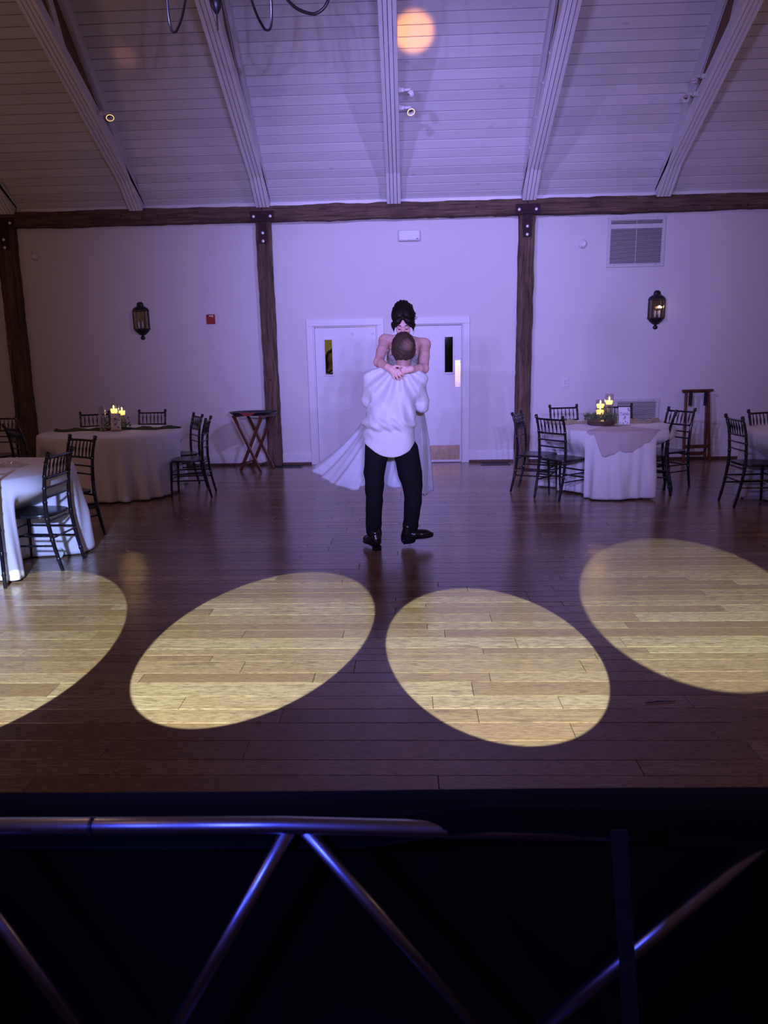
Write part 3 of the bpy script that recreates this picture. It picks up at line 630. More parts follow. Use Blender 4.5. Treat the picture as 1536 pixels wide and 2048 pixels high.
# ================================================================ tables and cloths
def ray_box(cx,cy,th,px,py,f,hw=.205,y0=-.27,y1=.215):
    rt=(f[1],-f[0]); ox,oy=cx-px,cy-py; o=(ox*rt[0]+oy*rt[1],ox*f[0]+oy*f[1]); dx,dy=math.cos(th),math.sin(th); d=(dx*rt[0]+dy*rt[1],dx*f[0]+dy*f[1]); t0,t1=0,9
    for k,(lo,hi) in enumerate(((-hw,hw),(y0,y1))):
        if abs(d[k])<1e-6:
            if not lo<=o[k]<=hi: return None
            continue
        a,b=(lo-o[k])/d[k],(hi-o[k])/d[k]; a,b=min(a,b),max(a,b); t0,t1=max(t0,a),min(t1,b)
    return t0 if t1>t0+.16 else None
RAD={}
def table(cx,cy,r,tid,seed,lab,labc,flare=.04,corner=None):
    rg=np.random.default_rng(seed); N=360; th=np.linspace(0,2*np.pi,N,endpoint=False)
    dent=np.full(N,9.)
    for (x,y,f) in CHAIRS.get(tid,[]):
        for i in range(N):
            t=ray_box(cx,cy,th[i],x,y,f)
            if t is not None: dent[i]=min(dent[i],max(.25,t-.015))
    dent=np.minimum(dent,r+.06)
    mn=np.array([min(dent[(i+j)%N] for j in range(-2,3)) for i in range(N)]); k=np.hanning(9); k/=k.sum(); dent=np.convolve(np.r_[mn[-14:],mn,mn[:14]],k,'same')[14:-14]
    fold=np.zeros(N)
    for nf in (9,13,17,23,29,31): fold+=rg.uniform(.6,1.)*np.sin(nf*th+rg.uniform(0,6.28)+.6*np.sin(2*th+nf))/(nf**.3)
    fold=fold/np.abs(fold).max(); fold=np.sign(fold)*np.abs(fold)**.8; fold2=np.zeros(N)
    for nf in (29,37,43): fold2+=np.sin(nf*th+rg.uniform(0,6.28))
    P=[]; zt=.765; crv=[(0.,0),(.35,0),(.7,0),(.93,0),(.985,-.002),(.998,-.008)]
    for q,dz in crv: P.append([(cx+r*q*math.cos(a),cy+r*q*math.sin(a),zt+dz) for a in th])
    T=np.linspace(.03,1,26)
    hem=.012+.012*(1+np.sin(5*th+seed))*.5+.006*fold
    for t in T:
        s=min(1,t*1.25); amp=.012+.075*t**.75; rr=r+.006+flare*t+amp*fold*s+.009*fold2*t*(1-.4*t)
        b=np.clip((t-.12)/.34,0,1); b=b*b*(3-2*b); lim=dent+.04*fold*t
        rr=np.where(lim<rr,rr*(1-b)+lim*b,rr)
        z=zt-.01-(zt-.01-hem)*t
        if corner is not None:
            g=np.exp(-((((th-corner[0]+np.pi)%(2*np.pi))-np.pi)/corner[1])**2); rr=rr+corner[2]*g*t
        P.append([(cx+rr[i]*math.cos(th[i]),cy+rr[i]*math.sin(th[i]),z[i]) for i in range(N)])
    RAD[tid]=(th,np.array([[math.hypot(p[0]-cx,p[1]-cy) for p in row] for row in P[6:]]),np.array([row[0][2] for row in P[6:]]))
    P=[row+[row[0]] for row in P]; m=MB().grid(P)
    me=m.mesh('tablecloth'); 
    import bmesh
    bm=bmesh.new(); bm.from_mesh(me); bmesh.ops.remove_doubles(bm,verts=bm.verts,dist=.0004); bmesh.ops.recalc_face_normals(bm,faces=bm.faces); bm.to_mesh(me); bm.free()
    o=link('tablecloth',me,MT['cloth'],None,True); tag(o,labc,'tablecloth','white tablecloths')
    so=o.modifiers.new('thickness','SOLIDIFY'); so.thickness=.0018; so.offset=-1
    e=empty('round_table',(cx,cy,0),0,lab,'table','round tables')
    MB().lathe([(0,.735),(r-.012,.735),(r-.004,.748),(r-.012,.758),(0,.758)],(0,0,0),40).build('table_top',MT['slicewood'],e)
    for a in range(3):
        c=.2; A=a*2.094+.5; MB().tube([(c*.3*math.cos(A),c*.3*math.sin(A),.735),(c*math.cos(A),c*math.sin(A),.02)],.016,8).build('leg',MT['black'],e,True)
    return o
table(-3.72,8.83,.86,1,3,'round table under the left white cloth with the moss runner','white tablecloth on the left round table with moss runner and candles',.03)
table(2.38,8.60,.75,2,8,'round table under the right white cloth with the wood slice centrepiece','white tablecloth on the right round table under a blush overlay',.05)
table(-3.58,5.66,.77,3,5,'round table under the near left white cloth','bright bluish white tablecloth on the near left table cut by the photo edge',.05,(-.64,.30,.10))
table(4.42,7.80,.76,4,6,'round table under the white cloth at the right edge','white tablecloth on the table cut off by the right edge',.05)
# blush overlay that drapes over the front of the right table, beige gauze runner, moss runner
def drape(cx,cy,r,tid,a0,a1,drops,mat,name,label,cat,lift=.004,inner=.0):
    n=80; P=[]; th,RR,ZZ=RAD[tid]
    for i in range(n+1):
        q=i/n; a=a0+(a1-a0)*q; dr=np.interp(q,np.linspace(0,1,len(drops)),drops)+.012*math.sin(23*q+1)+.006*math.sin(57*q); row=[]
        for t in (0,.3,.55,.75,.9,.97,.99): row.append((cx+(inner+(r-inner)*t)*math.cos(a),cy+(inner+(r-inner)*t)*math.sin(a),.765+lift))
        rc=np.array([np.interp(a%(2*math.pi),th,RR[k],period=2*math.pi) for k in range(len(ZZ))])
        for t in np.linspace(.0,1,16):
            z=.758-max(.004,dr)*t; rad=np.interp(-z,-ZZ,rc)+.007; row.append((cx+rad*math.cos(a),cy+rad*math.sin(a),z+lift*.5))
        P.append(row)
    m=MB().grid(P); o=m.build(name,mat,None,True); s=o.modifiers.new('thickness','SOLIDIFY'); s.thickness=.0015; return tag(o,label,cat)
drape(2.38,8.60,.75,2,math.radians(-122),math.radians(-58),[.0,.05,.28,.25,.22,.23,.20,.17,.11,.04,.0],MT['overlay'],'table_overlay','thin blush overlay hanging over the front edge of the right table','overlay',.004,.1)
def runner(cx,cy,ax,half,wid,z,mat,name,label,bumpy,seed):
    rg=np.random.default_rng(seed); n,mw=70,14; P=[]; d=Vector((math.cos(ax),math.sin(ax),0)); s=Vector((-d.y,d.x,0)); ph=rg.uniform(0,6,8)
    for i in range(n+1):
        u=-1+2*i/n; row=[]; wob=.03*math.sin(3*u*3+ph[0]); ww=wid*(1+.25*math.sin(9*u+ph[1])+.15*math.sin(23*u+ph[2]))*(1-.5*max(0,abs(u)-.85)/.15)
        for j in range(mw+1):
            v=-1+2*j/mw; h=bumpy*(1-v*v)**.5*(.65+.35*math.sin(17*u+ph[3])+.22*math.sin(41*u+7*v+ph[4])+.15*math.sin(29*v+11*u)); row.append(Vector((cx,cy,z))+d*(u*half)+s*(v*ww+wob)+Vector((0,0,max(.001,h))))
        P.append(row)
    return tag(MB().grid(P).build(name,mat,None,True),label,'runner')
runner(-3.70,8.98,.10,.78,.10,.767,MT['moss'],'moss_runner','dark green moss runner across the left table',.032,4)
runner(2.38,8.86,.02,.70,.12,.767,MT['gauze'],'gauze_runner','rumpled beige gauze runner across the back of the right table',.04,9)
# ================================================================ centrepieces
def text_mesh(txt,size,mat,parent,loc,rot,shear=.25,name='lettering'):
    c=bpy.data.curves.new(name,'FONT'); c.body=txt; c.size=size; c.align_x='CENTER'; c.align_y='CENTER'; c.shear=shear; c.resolution_u=3
    t=bpy.data.objects.new(name,c); COL.objects.link(t); dg=bpy.context.evaluated_depsgraph_get(); me=bpy.data.meshes.new_from_object(t.evaluated_get(dg)); bpy.data.objects.remove(t)
    me.materials.clear(); o=link(name,me,mat,parent); o.location=loc; o.rotation_euler=rot; return o
def vase(x,y,z,r,h,water,label,group):
    e=empty('glass_cylinder_vase',(x,y,z),0,label,'vase',group); t=.004
    MB().lathe([(0,0),(r,0),(r,h),(r-t,h),(r-t,.01),(0,.01)],(0,0,0),24).build('glass',MT['glass'],e,True)
    if water: MB().lathe([(0,.011),(r-t-.001,.011),(r-t-.001,water),(0,water)],(0,0,0),24).build('water',MT['water'],e,True)
    return e
def candle(x,y,z,r,label,group,power=.5,h=.03):
    e=empty('floating_candle',(x,y,z),0,label,'candle',group)
    MB().lathe([(0,-.012),(r*.8,-.012),(r,h*.55),(r*.93,h),(r*.5,h*.9),(0,h*.88)],(0,0,0),20).build('wax',MT['wax'],e,True)
    MB().lathe([(.0015,h*.85),(.0015,h+.012),(0,h+.012)],(0,0,0),6).build('wick',MT['ink'],e)
    MB().lathe([(0,h+.004),(.006,h+.012),(.0075,h+.02),(.004,h+.034),(0,h+.045)],(0,0,0),12).build('flame',MT['flame'],e,True)
    point('candle_glow',(x,y,z+h+.045),power,(1,.55,.18),.012); return e
def sprig(e,rg,n,rad,h,mat,ls=.03,name='leaf'):
    m=MB()
    for i in range(n):
        a=rg.uniform(0,6.283); q=math.sqrt(rg.uniform(0,1))*rad; p=Vector((q*math.cos(a),q*math.sin(a),rg.uniform(.0,h))); d=Vector((math.cos(a)*.7+rg.normal(0,.5),math.sin(a)*.7+rg.normal(0,.5),rg.uniform(-.1,.9))).normalized(); s=d.cross(Vector((rg.normal(),rg.normal(),1))).normalized(); L=ls*rg.uniform(.6,1.3); w=L*.26; nn=d.cross(s)*L*.12
        m.add([p,p+d*L*.5+s*w+nn,p+d*L,p+d*L*.5-s*w+nn],[(0,1,2),(0,2,3)])
    return m.build(name,mat,e)
def flower_print(e,pts,sz,y,rot):
    for (x,z) in pts:
        m=MB()
        for k in range(5):
            a=k*1.257; m.add([(x,y,z),(x+sz*math.cos(a-.4),y,z+sz*math.sin(a-.4)),(x+sz*1.25*math.cos(a),y,z+sz*1.25*math.sin(a)),(x+sz*math.cos(a+.4),y,z+sz*math.sin(a+.4))],[(0,1,2,3)])
        o=m.build('printed_flower',MT['petal'],e); o.rotation_euler=rot
def card(x,y,z,num,rz,label,w=.125,h=.20,acrylic=False):
    e=empty('table_card',(x,y,z),rz,label,'card','table number cards'); tilt=(-.16,0,0)
    o=MB().box((0,0,h/2+.018),(w,.003,h)).build('card',MT['card'],e); o.rotation_euler=tilt
    f=MB().box((0,.012,.009),(w+.02,.05,.018),bev=.004).build('stand',MT['slicewood'] if not acrylic else MT['glass'],e)
    t=text_mesh('Table',.050,MT['ink'],e,(-.004,-.0022-.16*0,h*.62+.018),(math.pi/2-.16,0,0)); t.location=Vector((-.004,-.0022,0))+Matrix.Rotation(-.16,3,'X')@Vector((0,-.0,h*.60+.018))
    t=text_mesh(num,.055,MT['ink'],e,(0,0,0),(math.pi/2-.16,0,0)); t.location=Vector((.0,-.0022,0))+Matrix.Rotation(-.16,3,'X')@Vector((0,0,h*.37+.018))
    flower_print(e,[(w*.34,h*.90+.018),(w*.42,h*.80+.018)],.0105,-.0021,tilt); flower_print(e,[(-w*.36,h*.08+.018),(-w*.1,h*.07+.018),(w*.3,h*.09+.018),(w*.1,h*.16+.018)],.008,-.0021,tilt)
    if acrylic: MB().tube([(-w/2-.012,-.004,.012),(-w/2-.012,-.002+.03,h*.5),(-w/2-.004,.02,h+.02)],.0035,6).build('easel_edge',MT['bolt'],e)
    return e
zt=.769; rg=np.random.default_rng(2); gV='glass vases on the left table'; gV2='glass vases on the right table'; gc1='candles on the left table'; gc2='candles on the right table'
def on(u,v,z=zt): return PZ(u,v,z)
def slice_(x,y,z,r,h,label):
    e=empty('wood_slice',(x,y,z),0,label,'wood slice','wood slices'); N=40; rr=[r*(1+.05*math.sin(3*i/N*6.28+1)+.025*math.sin(11*i/N*6.28)+rg.normal(0,.008)) for i in range(N)]
    P=[[(rr[i]*k*math.cos(6.283*i/N),rr[i]*k*math.sin(6.283*i/N),zz) for i in range(N)] for zz,k in((0,.96),(h*.3,1.02),(h*.7,1.0),(h,.97))]; P=[q+[q[0]] for q in P]; MB().grid(P).build('bark',MT['bark'],e,False)
    MB().add([(rr[i]*.965*math.cos(6.283*i/N),rr[i]*.965*math.sin(6.283*i/N),h) for i in range(N)],[tuple(range(N))]).build('cut_face',MT['slicewood'],e); return e
# left table
slice_(-3.75,8.98,.767,.12,.035,'bark-edged wood slice under the candle vases on the left table')
v=on(206,864); vase(-3.815,8.80,.767,.043,.31,.0,'tall empty glass cylinder at the left of the left table candles',gV); 
vase(-3.73,8.97,.803,.05,.285,.18,'glass cylinder with a floating candle in the middle of the left table',gV); candle(-3.73,8.97,.803+.185,.042,'glowing floating candle at the top of the middle vase on the left table',gc1,.9,.045)
vase(-3.635,8.99,.803,.045,.265,.155,'glass cylinder with a candle behind the card on the left table',gV); candle(-3.635,8.99,.803+.16,.038,'glowing floating candle right above the card on the left table',gc1,.9,.042)
card(-3.655,8.80,.767,'7',.02,'lilac white card lettered Table with a number on the left table')
e=empty('greenery_sprig',(-3.70,8.93,.80),0,'leafy grey green sprigs around the vases on the left table','greenery','greenery'); sprig(e,rg,240,.17,.12,MT['leaf'],.035)
m=MB()
pc=on(337,860); o=MB().box((0,0,.0012),(.15,.10,.0024)).build('menu_card',MT['paper']); o.location=(pc.x,pc.y,.767); o.rotation_euler=(0,0,.35); tag(o,'white menu card lying at the right end of the left table','paper')
# right table
slice_(2.30,8.62,.767,.155,.05,'thick bark-edged wood slice under the greenery on the right table')
vase(2.285,8.62,.818,.054,.245,.155,'shorter glass cylinder with a floating candle on the right table',gV2); candle(2.285,8.62,.818+.162,.045,'glowing floating candle in the shorter vase on the right table',gc2,.9,.034)
candle(2.285,8.62,.818+.085,.047,'second glowing candle lower in the shorter vase on the right table',gc2,.5,.04)
vase(2.405,8.68,.818,.05,.31,.19,'taller glass cylinder with a floating candle on the right table',gV2); candle(2.405,8.68,.818+.195,.042,'glowing floating candle in the taller vase on the right table',gc2,.9,.036)
e=empty('votive_candle',(2.285,8.50,.818),0,'small lit votive cup on the wood slice of the right table','candle'); MB().lathe([(0,0),(.018,0),(.022,.025),(.02,.025),(.017,.006),(0,.006)],(0,0,0),14).build('cup',MT['glass'],e,True); MB().lathe([(0,.006),(.015,.006),(.015,.012),(0,.012)],(0,0,0),12).build('wax',MT['wax'],e)
e=empty('greenery_wreath',(2.30,8.60,.818),0,'dark leafy greenery ringed around the vases on the right table','greenery','greenery'); sprig(e,rg,520,.19,.075,MT['leaf'],.034)
card(2.525,8.44,.767,'8',-.06,'lilac white card lettered Table with a number on the right table',.125,.20,True)
# near left table: crumpled film
P=[];pc=on(22,932)
for i in range(15):
    P.append([(pc.x-.13+.26*i/14,pc.y-.09+.18*j/10,.769+.035*abs(math.sin(3.1*i/14))*abs(math.sin(3.1*j/10))*(.6+.7*rg.random())) for j in range(11)])
tag(MB().grid(P).build('crumpled_film',MT['film']),'crumpled clear plastic film lying on the near left table','plastic film')
# pale leaf under the nearest chair, splinter on the floor
lf=PZ(121,1117); m=MB(); L=.088; n=12; v=[(0,0,.004)]
for i in range(n+1):
    t=i/n; wd=.034*math.sin(math.pi*t)**.7*(1-.35*t)
    v+=[(-wd,-.012*math.sin(3.14*t),.004+L*t),(0,.004,.004+L*t),(wd,-.012*math.sin(3.14*t),.004+L*t)]
f=[]
for i in range(n):
    a=1+3*i; f+=[(a,a+1,a+4,a+3),(a+1,a+2,a+5,a+4)]
o=m.add(v,f).build('fallen_leaf',MT['paleleaf'],None,True); o.location=lf; o.rotation_euler=(-.25,.0,.2); tag(o,'pale green leaf fallen under the nearest black chair','leaf'); s=o.modifiers.new('thickness','SOLIDIFY'); s.thickness=.001
a=PZ(1290,1407);b=PZ(1352,1404); tag(MB().tube([a+Vector((0,0,.004)),(a+b)/2+Vector((0,.004,.006)),b+Vector((0,0,.003))],[.002,.0035,.001],6).build('wood_splinter',MT['ink']),'thin dark splinter on the floor below the right light circle','splinter')
# ================================================================ tray stand, folded stand
e=empty('tray_stand',(-2.27,10.45,0),-.31,'mahogany folding tray stand with crossed legs left of the post','tray stand'); 
H=.80; wx=.40; dy=.19
for sy,off in ((-1,0),(1,0)):
    MB().bar((-wx/2-.02,sy*dy-.0,H),(wx/2-.02,sy*dy,.0),.046,.022,(0,1,0),.004).build('leg',MT['mahogany'],e)
    MB().bar((wx/2+.02,sy*(dy-.03),H),(-wx/2+.02,sy*(dy-.03),.0),.046,.022,(0,1,0),.004).build('leg',MT['mahogany'],e)
for sx in(-1,1):
    MB().bar((sx*(wx/2+.02),-dy-.03,H+.005),(sx*(wx/2+.02),dy+.03,H+.005),.035,.03,(0,0,1),.004).build('top_bar',MT['mahogany'],e)
    MB().bar((sx*(wx/2-.05),-dy,.115),(sx*(wx/2-.05),dy,.115),.03,.018,(0,0,1),.003).build('stretcher',MT['mahogany'],e)
for sy in(-.1,.1): MB().bar((-wx/2-.02,sy,H+.012),(wx/2+.02,sy,H+.012),.04,.003).build('strap',MT['strap'],e)
e=empty('oval_tray',(-2.27,10.45,H+.0225),.05,'black oval serving tray on the folding tray stand','tray'); sc=Matrix.Diagonal((1,.78,1))
MB().lathe([(0,0),(.30,0),(.315,.004),(.355,.04),(.362,.042),(.36,.036),(.32,.0085),(.30,.006),(0,.006)],(0,0,0),44,sc).build('tray_body',MT['tray'],e,True)
P=[]
for i in range(13):
    P.append([(-.135+.27*i/12,-.31+.42*j/12+(.0 if j else -.0),H+.034+ (.052 if j<2 else .0)*0+.035*max(0,1-(j/3)**2)*(1 if j<3 else 0)+.006*math.sin(i*1.3+j)) for j in range(13)])
P=[[Vector(p)+Vector((-2.29,10.45,0)) for p in r] for r in P]
for i,r in enumerate(P):
    k=1-abs(i-6)/6; r[0]=r[0]+Vector((0,-.03*k,-.055*k)); r[1]=r[1]+Vector((0,-.01,.004))
tag(MB().grid(P).build('red_napkin',MT['napkin'],None,True),'folded red napkin drooping over the front of the oval tray','napkin')
b1=PZ(1370,926); b2=PZ(1411,920.5); cx=(b1.x+b2.x)/2; e=empty('folded_tray_stand',(4.27,10.70,0),.12,'folded mahogany tray stand leaning against the right wall','tray stand')
Ht=1.03; W=.36
for sx in(-1,1):
    MB().bar((sx*(W/2+.02),-.05,0),(sx*(W/2-.012),.07,Ht),.028,.045,(0,1,0),.004).build('leg',MT['mahogany'],e)
    MB().bar((sx*(W/2-.012),.02,0),(sx*(W/2-.02),.085,Ht-.01),.028,.045,(0,1,0),.004).build('leg',MT['mahogany'],e)
    MB().box((sx*(W/2-.065),.03,Ht-.10),(.052,.004,.22)).build('strap',MT['strap'],e)
MB().bar((-W/2-.055,.06,Ht+.01),(W/2+.055,.06,Ht+.01),.045,.036,(0,0,1),.006).build('top_bar',MT['mahogany'],e)
MB().bar((-W/2-.03,.095,Ht-.005),(W/2+.04,.095,Ht-.005),.03,.034,(0,0,1),.006).build('top_bar',MT['mahogany'],e)
for z,y in ((.225,-.022),(.115,.03)): MB().bar((-W/2,y,z),(W/2,y,z),.022,.05,(0,0,1),.004).build('stretcher',MT['mahogany'],e)
# ================================================================ booth front in the foreground
YT=1.07
e=empty('booth_truss',(0,YT,0),0,'metal tube truss of the booth with blue sheen in the dark foreground','truss frame')
def T(u,v,Y=YT): p=PY(u,v,Y); return p-Vector((0,YT,0))
r=.0143
ends=T(-260,1654),T(560,1650),T(960,1660),T(1760,1672)
MB().tube([ends[0],ends[1],ends[2],ends[3]],r,16).build('top_tube',MT['alu'],e,True)
for a,b in ((T(-130,1662),T(268,2205)),(T(578,1660),T(268,2205)),(T(612,1660),T(1012,2118)),(T(1520,1690),T(1012,2118))):
    MB().tube([a,b],.0128,14).build('brace_tube',MT['alu'],e,True)
zlow=T(268,2205).z; MB().tube([Vector((T(-260,2205).x,0,zlow)),Vector((T(1800,2150).x,0,zlow))],r,14).build('bottom_tube',MT['alu'],e,True)
for x in (ends[0].x,ends[3].x): MB().tube([Vector((x,0,ends[0].z)),Vector((x,0,-0.0))],r,14).build('upright_tube',MT['alu'],e,True)
MB().lathe([(r+.0005,-.0035),(r+.002,-.003),(r+.002,.003),(r+.0005,.0035)],T(185,1652.5),16,Matrix.Rotation(math.pi/2,3,'Y')).build('cable_tie',MT['black'],e,True)
# black cloth: a back sheet down to the floor, a top shelf edge and a flap hanging lower towards the right
P=[];
xs=np.linspace(-1.5,1.7,60)
for x in xs:
    zt_=.8165+.011*x+.001*math.sin(5*x); k=min(1,max(0,(x+.12)/.26)); k=k*k*(3-2*k); drop=np.interp(x,[-1.5,.1,.25,.6,1.7],[.82,.826,.822,.797,.76])
    A=[(1.084,zt_-.004),(1.084,zt_-.02),(1.085,zt_-.035),(1.085,zt_-.05)]; Bq=[(1.085,.856),(1.06,.852),(1.048,.84),(1.045+.003*math.sin(9*x),drop)]
    P.append([(x,1.205,0.),(x,1.205,.4),(x,1.195,zt_-.02),(x,1.18,zt_),(x,1.13,zt_+.001),(x,1.10,zt_+.0015)]+[(x,a[0]*(1-k)+b[0]*k,a[1]*(1-k)+b[1]*k) for a,b in zip(A,Bq)])
o=MB().grid(P).build('booth_cloth',MT['velvet'],None,True); s=o.modifiers.new('thickness','SOLIDIFY'); s.thickness=.002; tag(o,'black cloth hung over the front of the booth in the foreground','cloth')
a=PY(1238,1660,1.0); b=PY(1262,2048,1.0); b2=a+(b-a)*1.6
tag(MB().bar(a,b2,.026,.003,(0,1,0)).build('hanging_strap',MT['strap']),'dark strap hanging across the right brace of the booth truss','strap')
# ================================================================ people: smooth blended volumes meshed on a grid
class SDF:
    def __init__(s,lo,hi,vox):
        s.lo=np.array(lo,float); s.v=vox; s.n=np.ceil((np.array(hi)-s.lo)/vox).astype(int)+1; s.g=np.full(s.n,.5,np.float32)
        s.ax=[s.lo[i]+vox*np.arange(s.n[i]) for i in range(3)]
    def _sl(s,lo,hi):
        a=np.maximum(0,np.floor((np.array(lo)-s.lo)/s.v).astype(int)); b=np.minimum(s.n,np.ceil((np.array(hi)-s.lo)/s.v).astype(int)+1)
        if np.any(a>=b): return None
        return tuple(slice(i,j) for i,j in zip(a,b))
    def _xyz(s,sl): return np.meshgrid(*[s.ax[i][sl[i]] for i in range(3)],indexing='ij')
    def _put(s,sl,d,k,op):
        o=s.g[sl]
        if op=='sub': s.g[sl]=s._smax(o,-d,k)
        elif op=='and': s.g[sl]=s._smax(o,d,k)
        else:
            h=np.clip(.5+.5*(o-d)/max(k,1e-6),0,1); s.g[sl]=o*(1-h)+d*h-k*h*(1-h)
    def _smax(s,a,b,k):
        h=np.clip(.5-.5*(a-b)/max(k,1e-6),0,1); return a*(1-h)+b*h+k*h*(1-h)
    def cap(s,a,b,ra,rb,k=.02,op='add'):
        a=np.array(a,float);b=np.array(b,float); R=max(ra,rb)+2*k+.03; sl=s._sl(np.minimum(a,b)-R,np.maximum(a,b)+R)
        if sl is None: return s
        x,y,z=s._xyz(sl); ab=b-a; L=ab@ab+1e-12; t=np.clip(((x-a[0])*ab[0]+(y-a[1])*ab[1]+(z-a[2])*ab[2])/L,0,1)
        d=np.sqrt((x-a[0]-t*ab[0])**2+(y-a[1]-t*ab[1])**2+(z-a[2]-t*ab[2])**2)-(ra+(rb-ra)*t); s._put(sl,d.astype(np.float32),k,op); return s
    def chain(s,pts,rad,k=.02):
        for i in range(len(pts)-1): s.cap(pts[i],pts[i+1],rad[i],rad[i+1],k if i==0 else min(k,.012))
        return s
    def ell(s,c,r,rot=None,k=.02,op='add'):
        c=np.array(c,float); r=np.array(r,float); R=r.max()+2*k+.03; sl=s._sl(c-R,c+R) if op=='add' else s._sl(c-R-.1,c+R+.1)
        if sl is None: return s
        x,y,z=s._xyz(sl); p=np.stack([x-c[0],y-c[1],z-c[2]],-1)
        if rot is not None: p=p@np.array(rot)
        q=p/r; k0=np.linalg.norm(q,axis=-1); k1=np.linalg.norm(q/r,axis=-1)+1e-9; d=k0*(k0-1)/k1; s._put(sl,d.astype(np.float32),k,op); return s
    def half(s,p,n,k=.01):      # keep the side the normal points away from
        n=np.array(n,float); n/=np.linalg.norm(n); sl=tuple(slice(0,m) for m in s.n); x,y,z=s._xyz(sl); d=(x-p[0])*n[0]+(y-p[1])*n[1]+(z-p[2])*n[2]; s._put(sl,d.astype(np.float32),k,'and'); return s
    def field(s,fn): 
        sl=tuple(slice(0,m) for m in s.n); x,y,z=s._xyz(sl); s.g+=fn(x,y,z).astype(np.float32); return s
    def mesh(s,name,smooth=1):
        g=s.g.copy(); 
        for ax in range(3):
            for e in (0,-1):
                ix=[slice(None)]*3; ix[ax]=e; g[tuple(ix)]=np.maximum(g[tuple(ix)],.001)
        neg=g<0; nx,ny,nz=g.shape; C=(nx-1,ny-1,nz-1); cnt=np.zeros(C,np.int32); acc=np.zeros(C+(3,),np.float32)
        corners=[(i,j,k) for i in(0,1) for j in(0,1) for k in(0,1)]
        def cv(a,c): return a[c[0]:c[0]+C[0],c[1]:c[1]+C[1],c[2]:c[2]+C[2]]
        ns=sum(cv(neg,c).astype(np.int8) for c in corners); act=(ns>0)&(ns<8)
        idx=np.argwhere(act); I=idx[:,0];J=idx[:,1];K=idx[:,2]; P=np.zeros((len(idx),3)); n=np.zeros(len(idx))
        for a in corners:
            for ax in range(3):
                if a[ax]==0:
                    b=list(a); b[ax]=1; va=g[I+a[0],J+a[1],K+a[2]]; vb=g[I+b[0],J+b[1],K+b[2]]; m=(va<0)!=(vb<0); t=np.where(m,va/np.where(m,va-vb,1),0)
                    q=np.tile(np.array(a,float),(len(idx),1)); q[:,ax]+=t; P+=q*m[:,None]; n+=m
        P=(idx+P/n[:,None])*s.v+s.lo
        vid=-np.ones(C,np.int64); vid[I,J,K]=np.arange(len(idx)); F_=[]
        for ax in range(3):
            o1,o2=[(1,2),(2,0),(0,1)][ax]
            sa=[slice(None)]*3; sb=[slice(None)]*3; sa[ax]=slice(0,-1); sb[ax]=slice(1,None); A=neg[tuple(sa)];B=neg[tuple(sb)]; e=np.argwhere(A!=B); 
            ok=(e[:,o1]>0)&(e[:,o2]>0)&(e[:,o1]<g.shape[o1]-1)&(e[:,o2]<g.shape[o2]-1); e=e[ok]; fl=A[tuple(e.T)]
            qs=[]
            for d1,d2 in((0,0),(-1,0),(-1,-1),(0,-1)):
                q=e.copy(); q[:,o1]+=d1;q[:,o2]+=d2; qs.append(vid[tuple(q.T)])
            Q=np.stack(qs,1); Q[~fl]=Q[~fl][:,::-1]; F_.append(Q)
        Fq=np.concatenate(F_)
        Fq=Fq[(Fq>=0).all(1)]
        for _ in range(smooth):
            S=np.zeros_like(P);W=np.zeros(len(P))
            for a,b in((0,1),(1,2),(2,3),(3,0)):
                np.add.at(S,Fq[:,a],P[Fq[:,b]]);np.add.at(W,Fq[:,a],1);np.add.at(S,Fq[:,b],P[Fq[:,a]]);np.add.at(W,Fq[:,b],1)
            P=P*.5+.5*S/np.maximum(W,1)[:,None]
        me=bpy.data.meshes.new(name); me.vertices.add(len(P)); me.vertices.foreach_set('co',P.astype(np.float32).ravel()); me.loops.add(len(Fq)*4); me.loops.foreach_set('vertex_index',Fq[:,::-1].astype(np.int32).ravel()); me.polygons.add(len(Fq)); me.polygons.foreach_set('loop_start',np.arange(0,len(Fq)*4,4,dtype=np.int32)); me.update(calc_edges=True); me.validate(); return me
    def build(s,name,mat,parent=None,smooth=1):
        me=s.mesh(name,smooth); return link(name,me,mat,parent,True)
def rotx(a): c,s_=math.cos(a),math.sin(a); return np.array([[1,0,0],[0,c,-s_],[0,s_,c]])
def roty(a): c,s_=math.cos(a),math.sin(a); return np.array([[c,0,s_],[0,1,0],[-s_,0,c]])
def rotz(a): c,s_=math.cos(a),math.sin(a); return np.array([[c,-s_,0],[s_,c,0],[0,0,1]])
def skin(name,col):
    t=NT(name); v=t.coords((1,1,1)); n=t.noise(v,14,4); t.set(Base_Color=t.mix(n,tuple(k*.93 for k in col),tuple(k*1.05 for k in col)),Roughness=.5,Subsurface_Weight=.08); t.b.inputs['Subsurface Radius'].default_value=(.012,.005,.003); t.bump(t.noise(v,180,2),.05,.001); return t.m
def hairm(name,c0,c1,crown=None):
    t=NT(name); v=t.coords((90,60,14)); n=t.noise(v,1.,4,.6,1.5); c=t.mix(n,c0,c1)
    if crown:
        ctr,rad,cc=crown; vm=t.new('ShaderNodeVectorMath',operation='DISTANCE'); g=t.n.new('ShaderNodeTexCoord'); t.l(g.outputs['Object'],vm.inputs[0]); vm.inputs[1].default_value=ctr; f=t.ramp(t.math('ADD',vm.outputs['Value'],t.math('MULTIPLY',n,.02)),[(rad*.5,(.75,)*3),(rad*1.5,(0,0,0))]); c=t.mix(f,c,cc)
    t.set(Base_Color=c,Roughness=.5); t.b.inputs['Specular IOR Level'].default_value=.22; t.bump(n,.5,.004); return t.m
MT['skinF']=skin('fair_skin',(.80,.46,.42)); MT['skinM']=skin('tanned_skin',(.46,.27,.21)); MT['skinW']=skin('olive_skin',(.34,.18,.12))
MT['hairF']=hairm('dark_brown_hair',(.005,.003,.003),(.018,.010,.009)); 
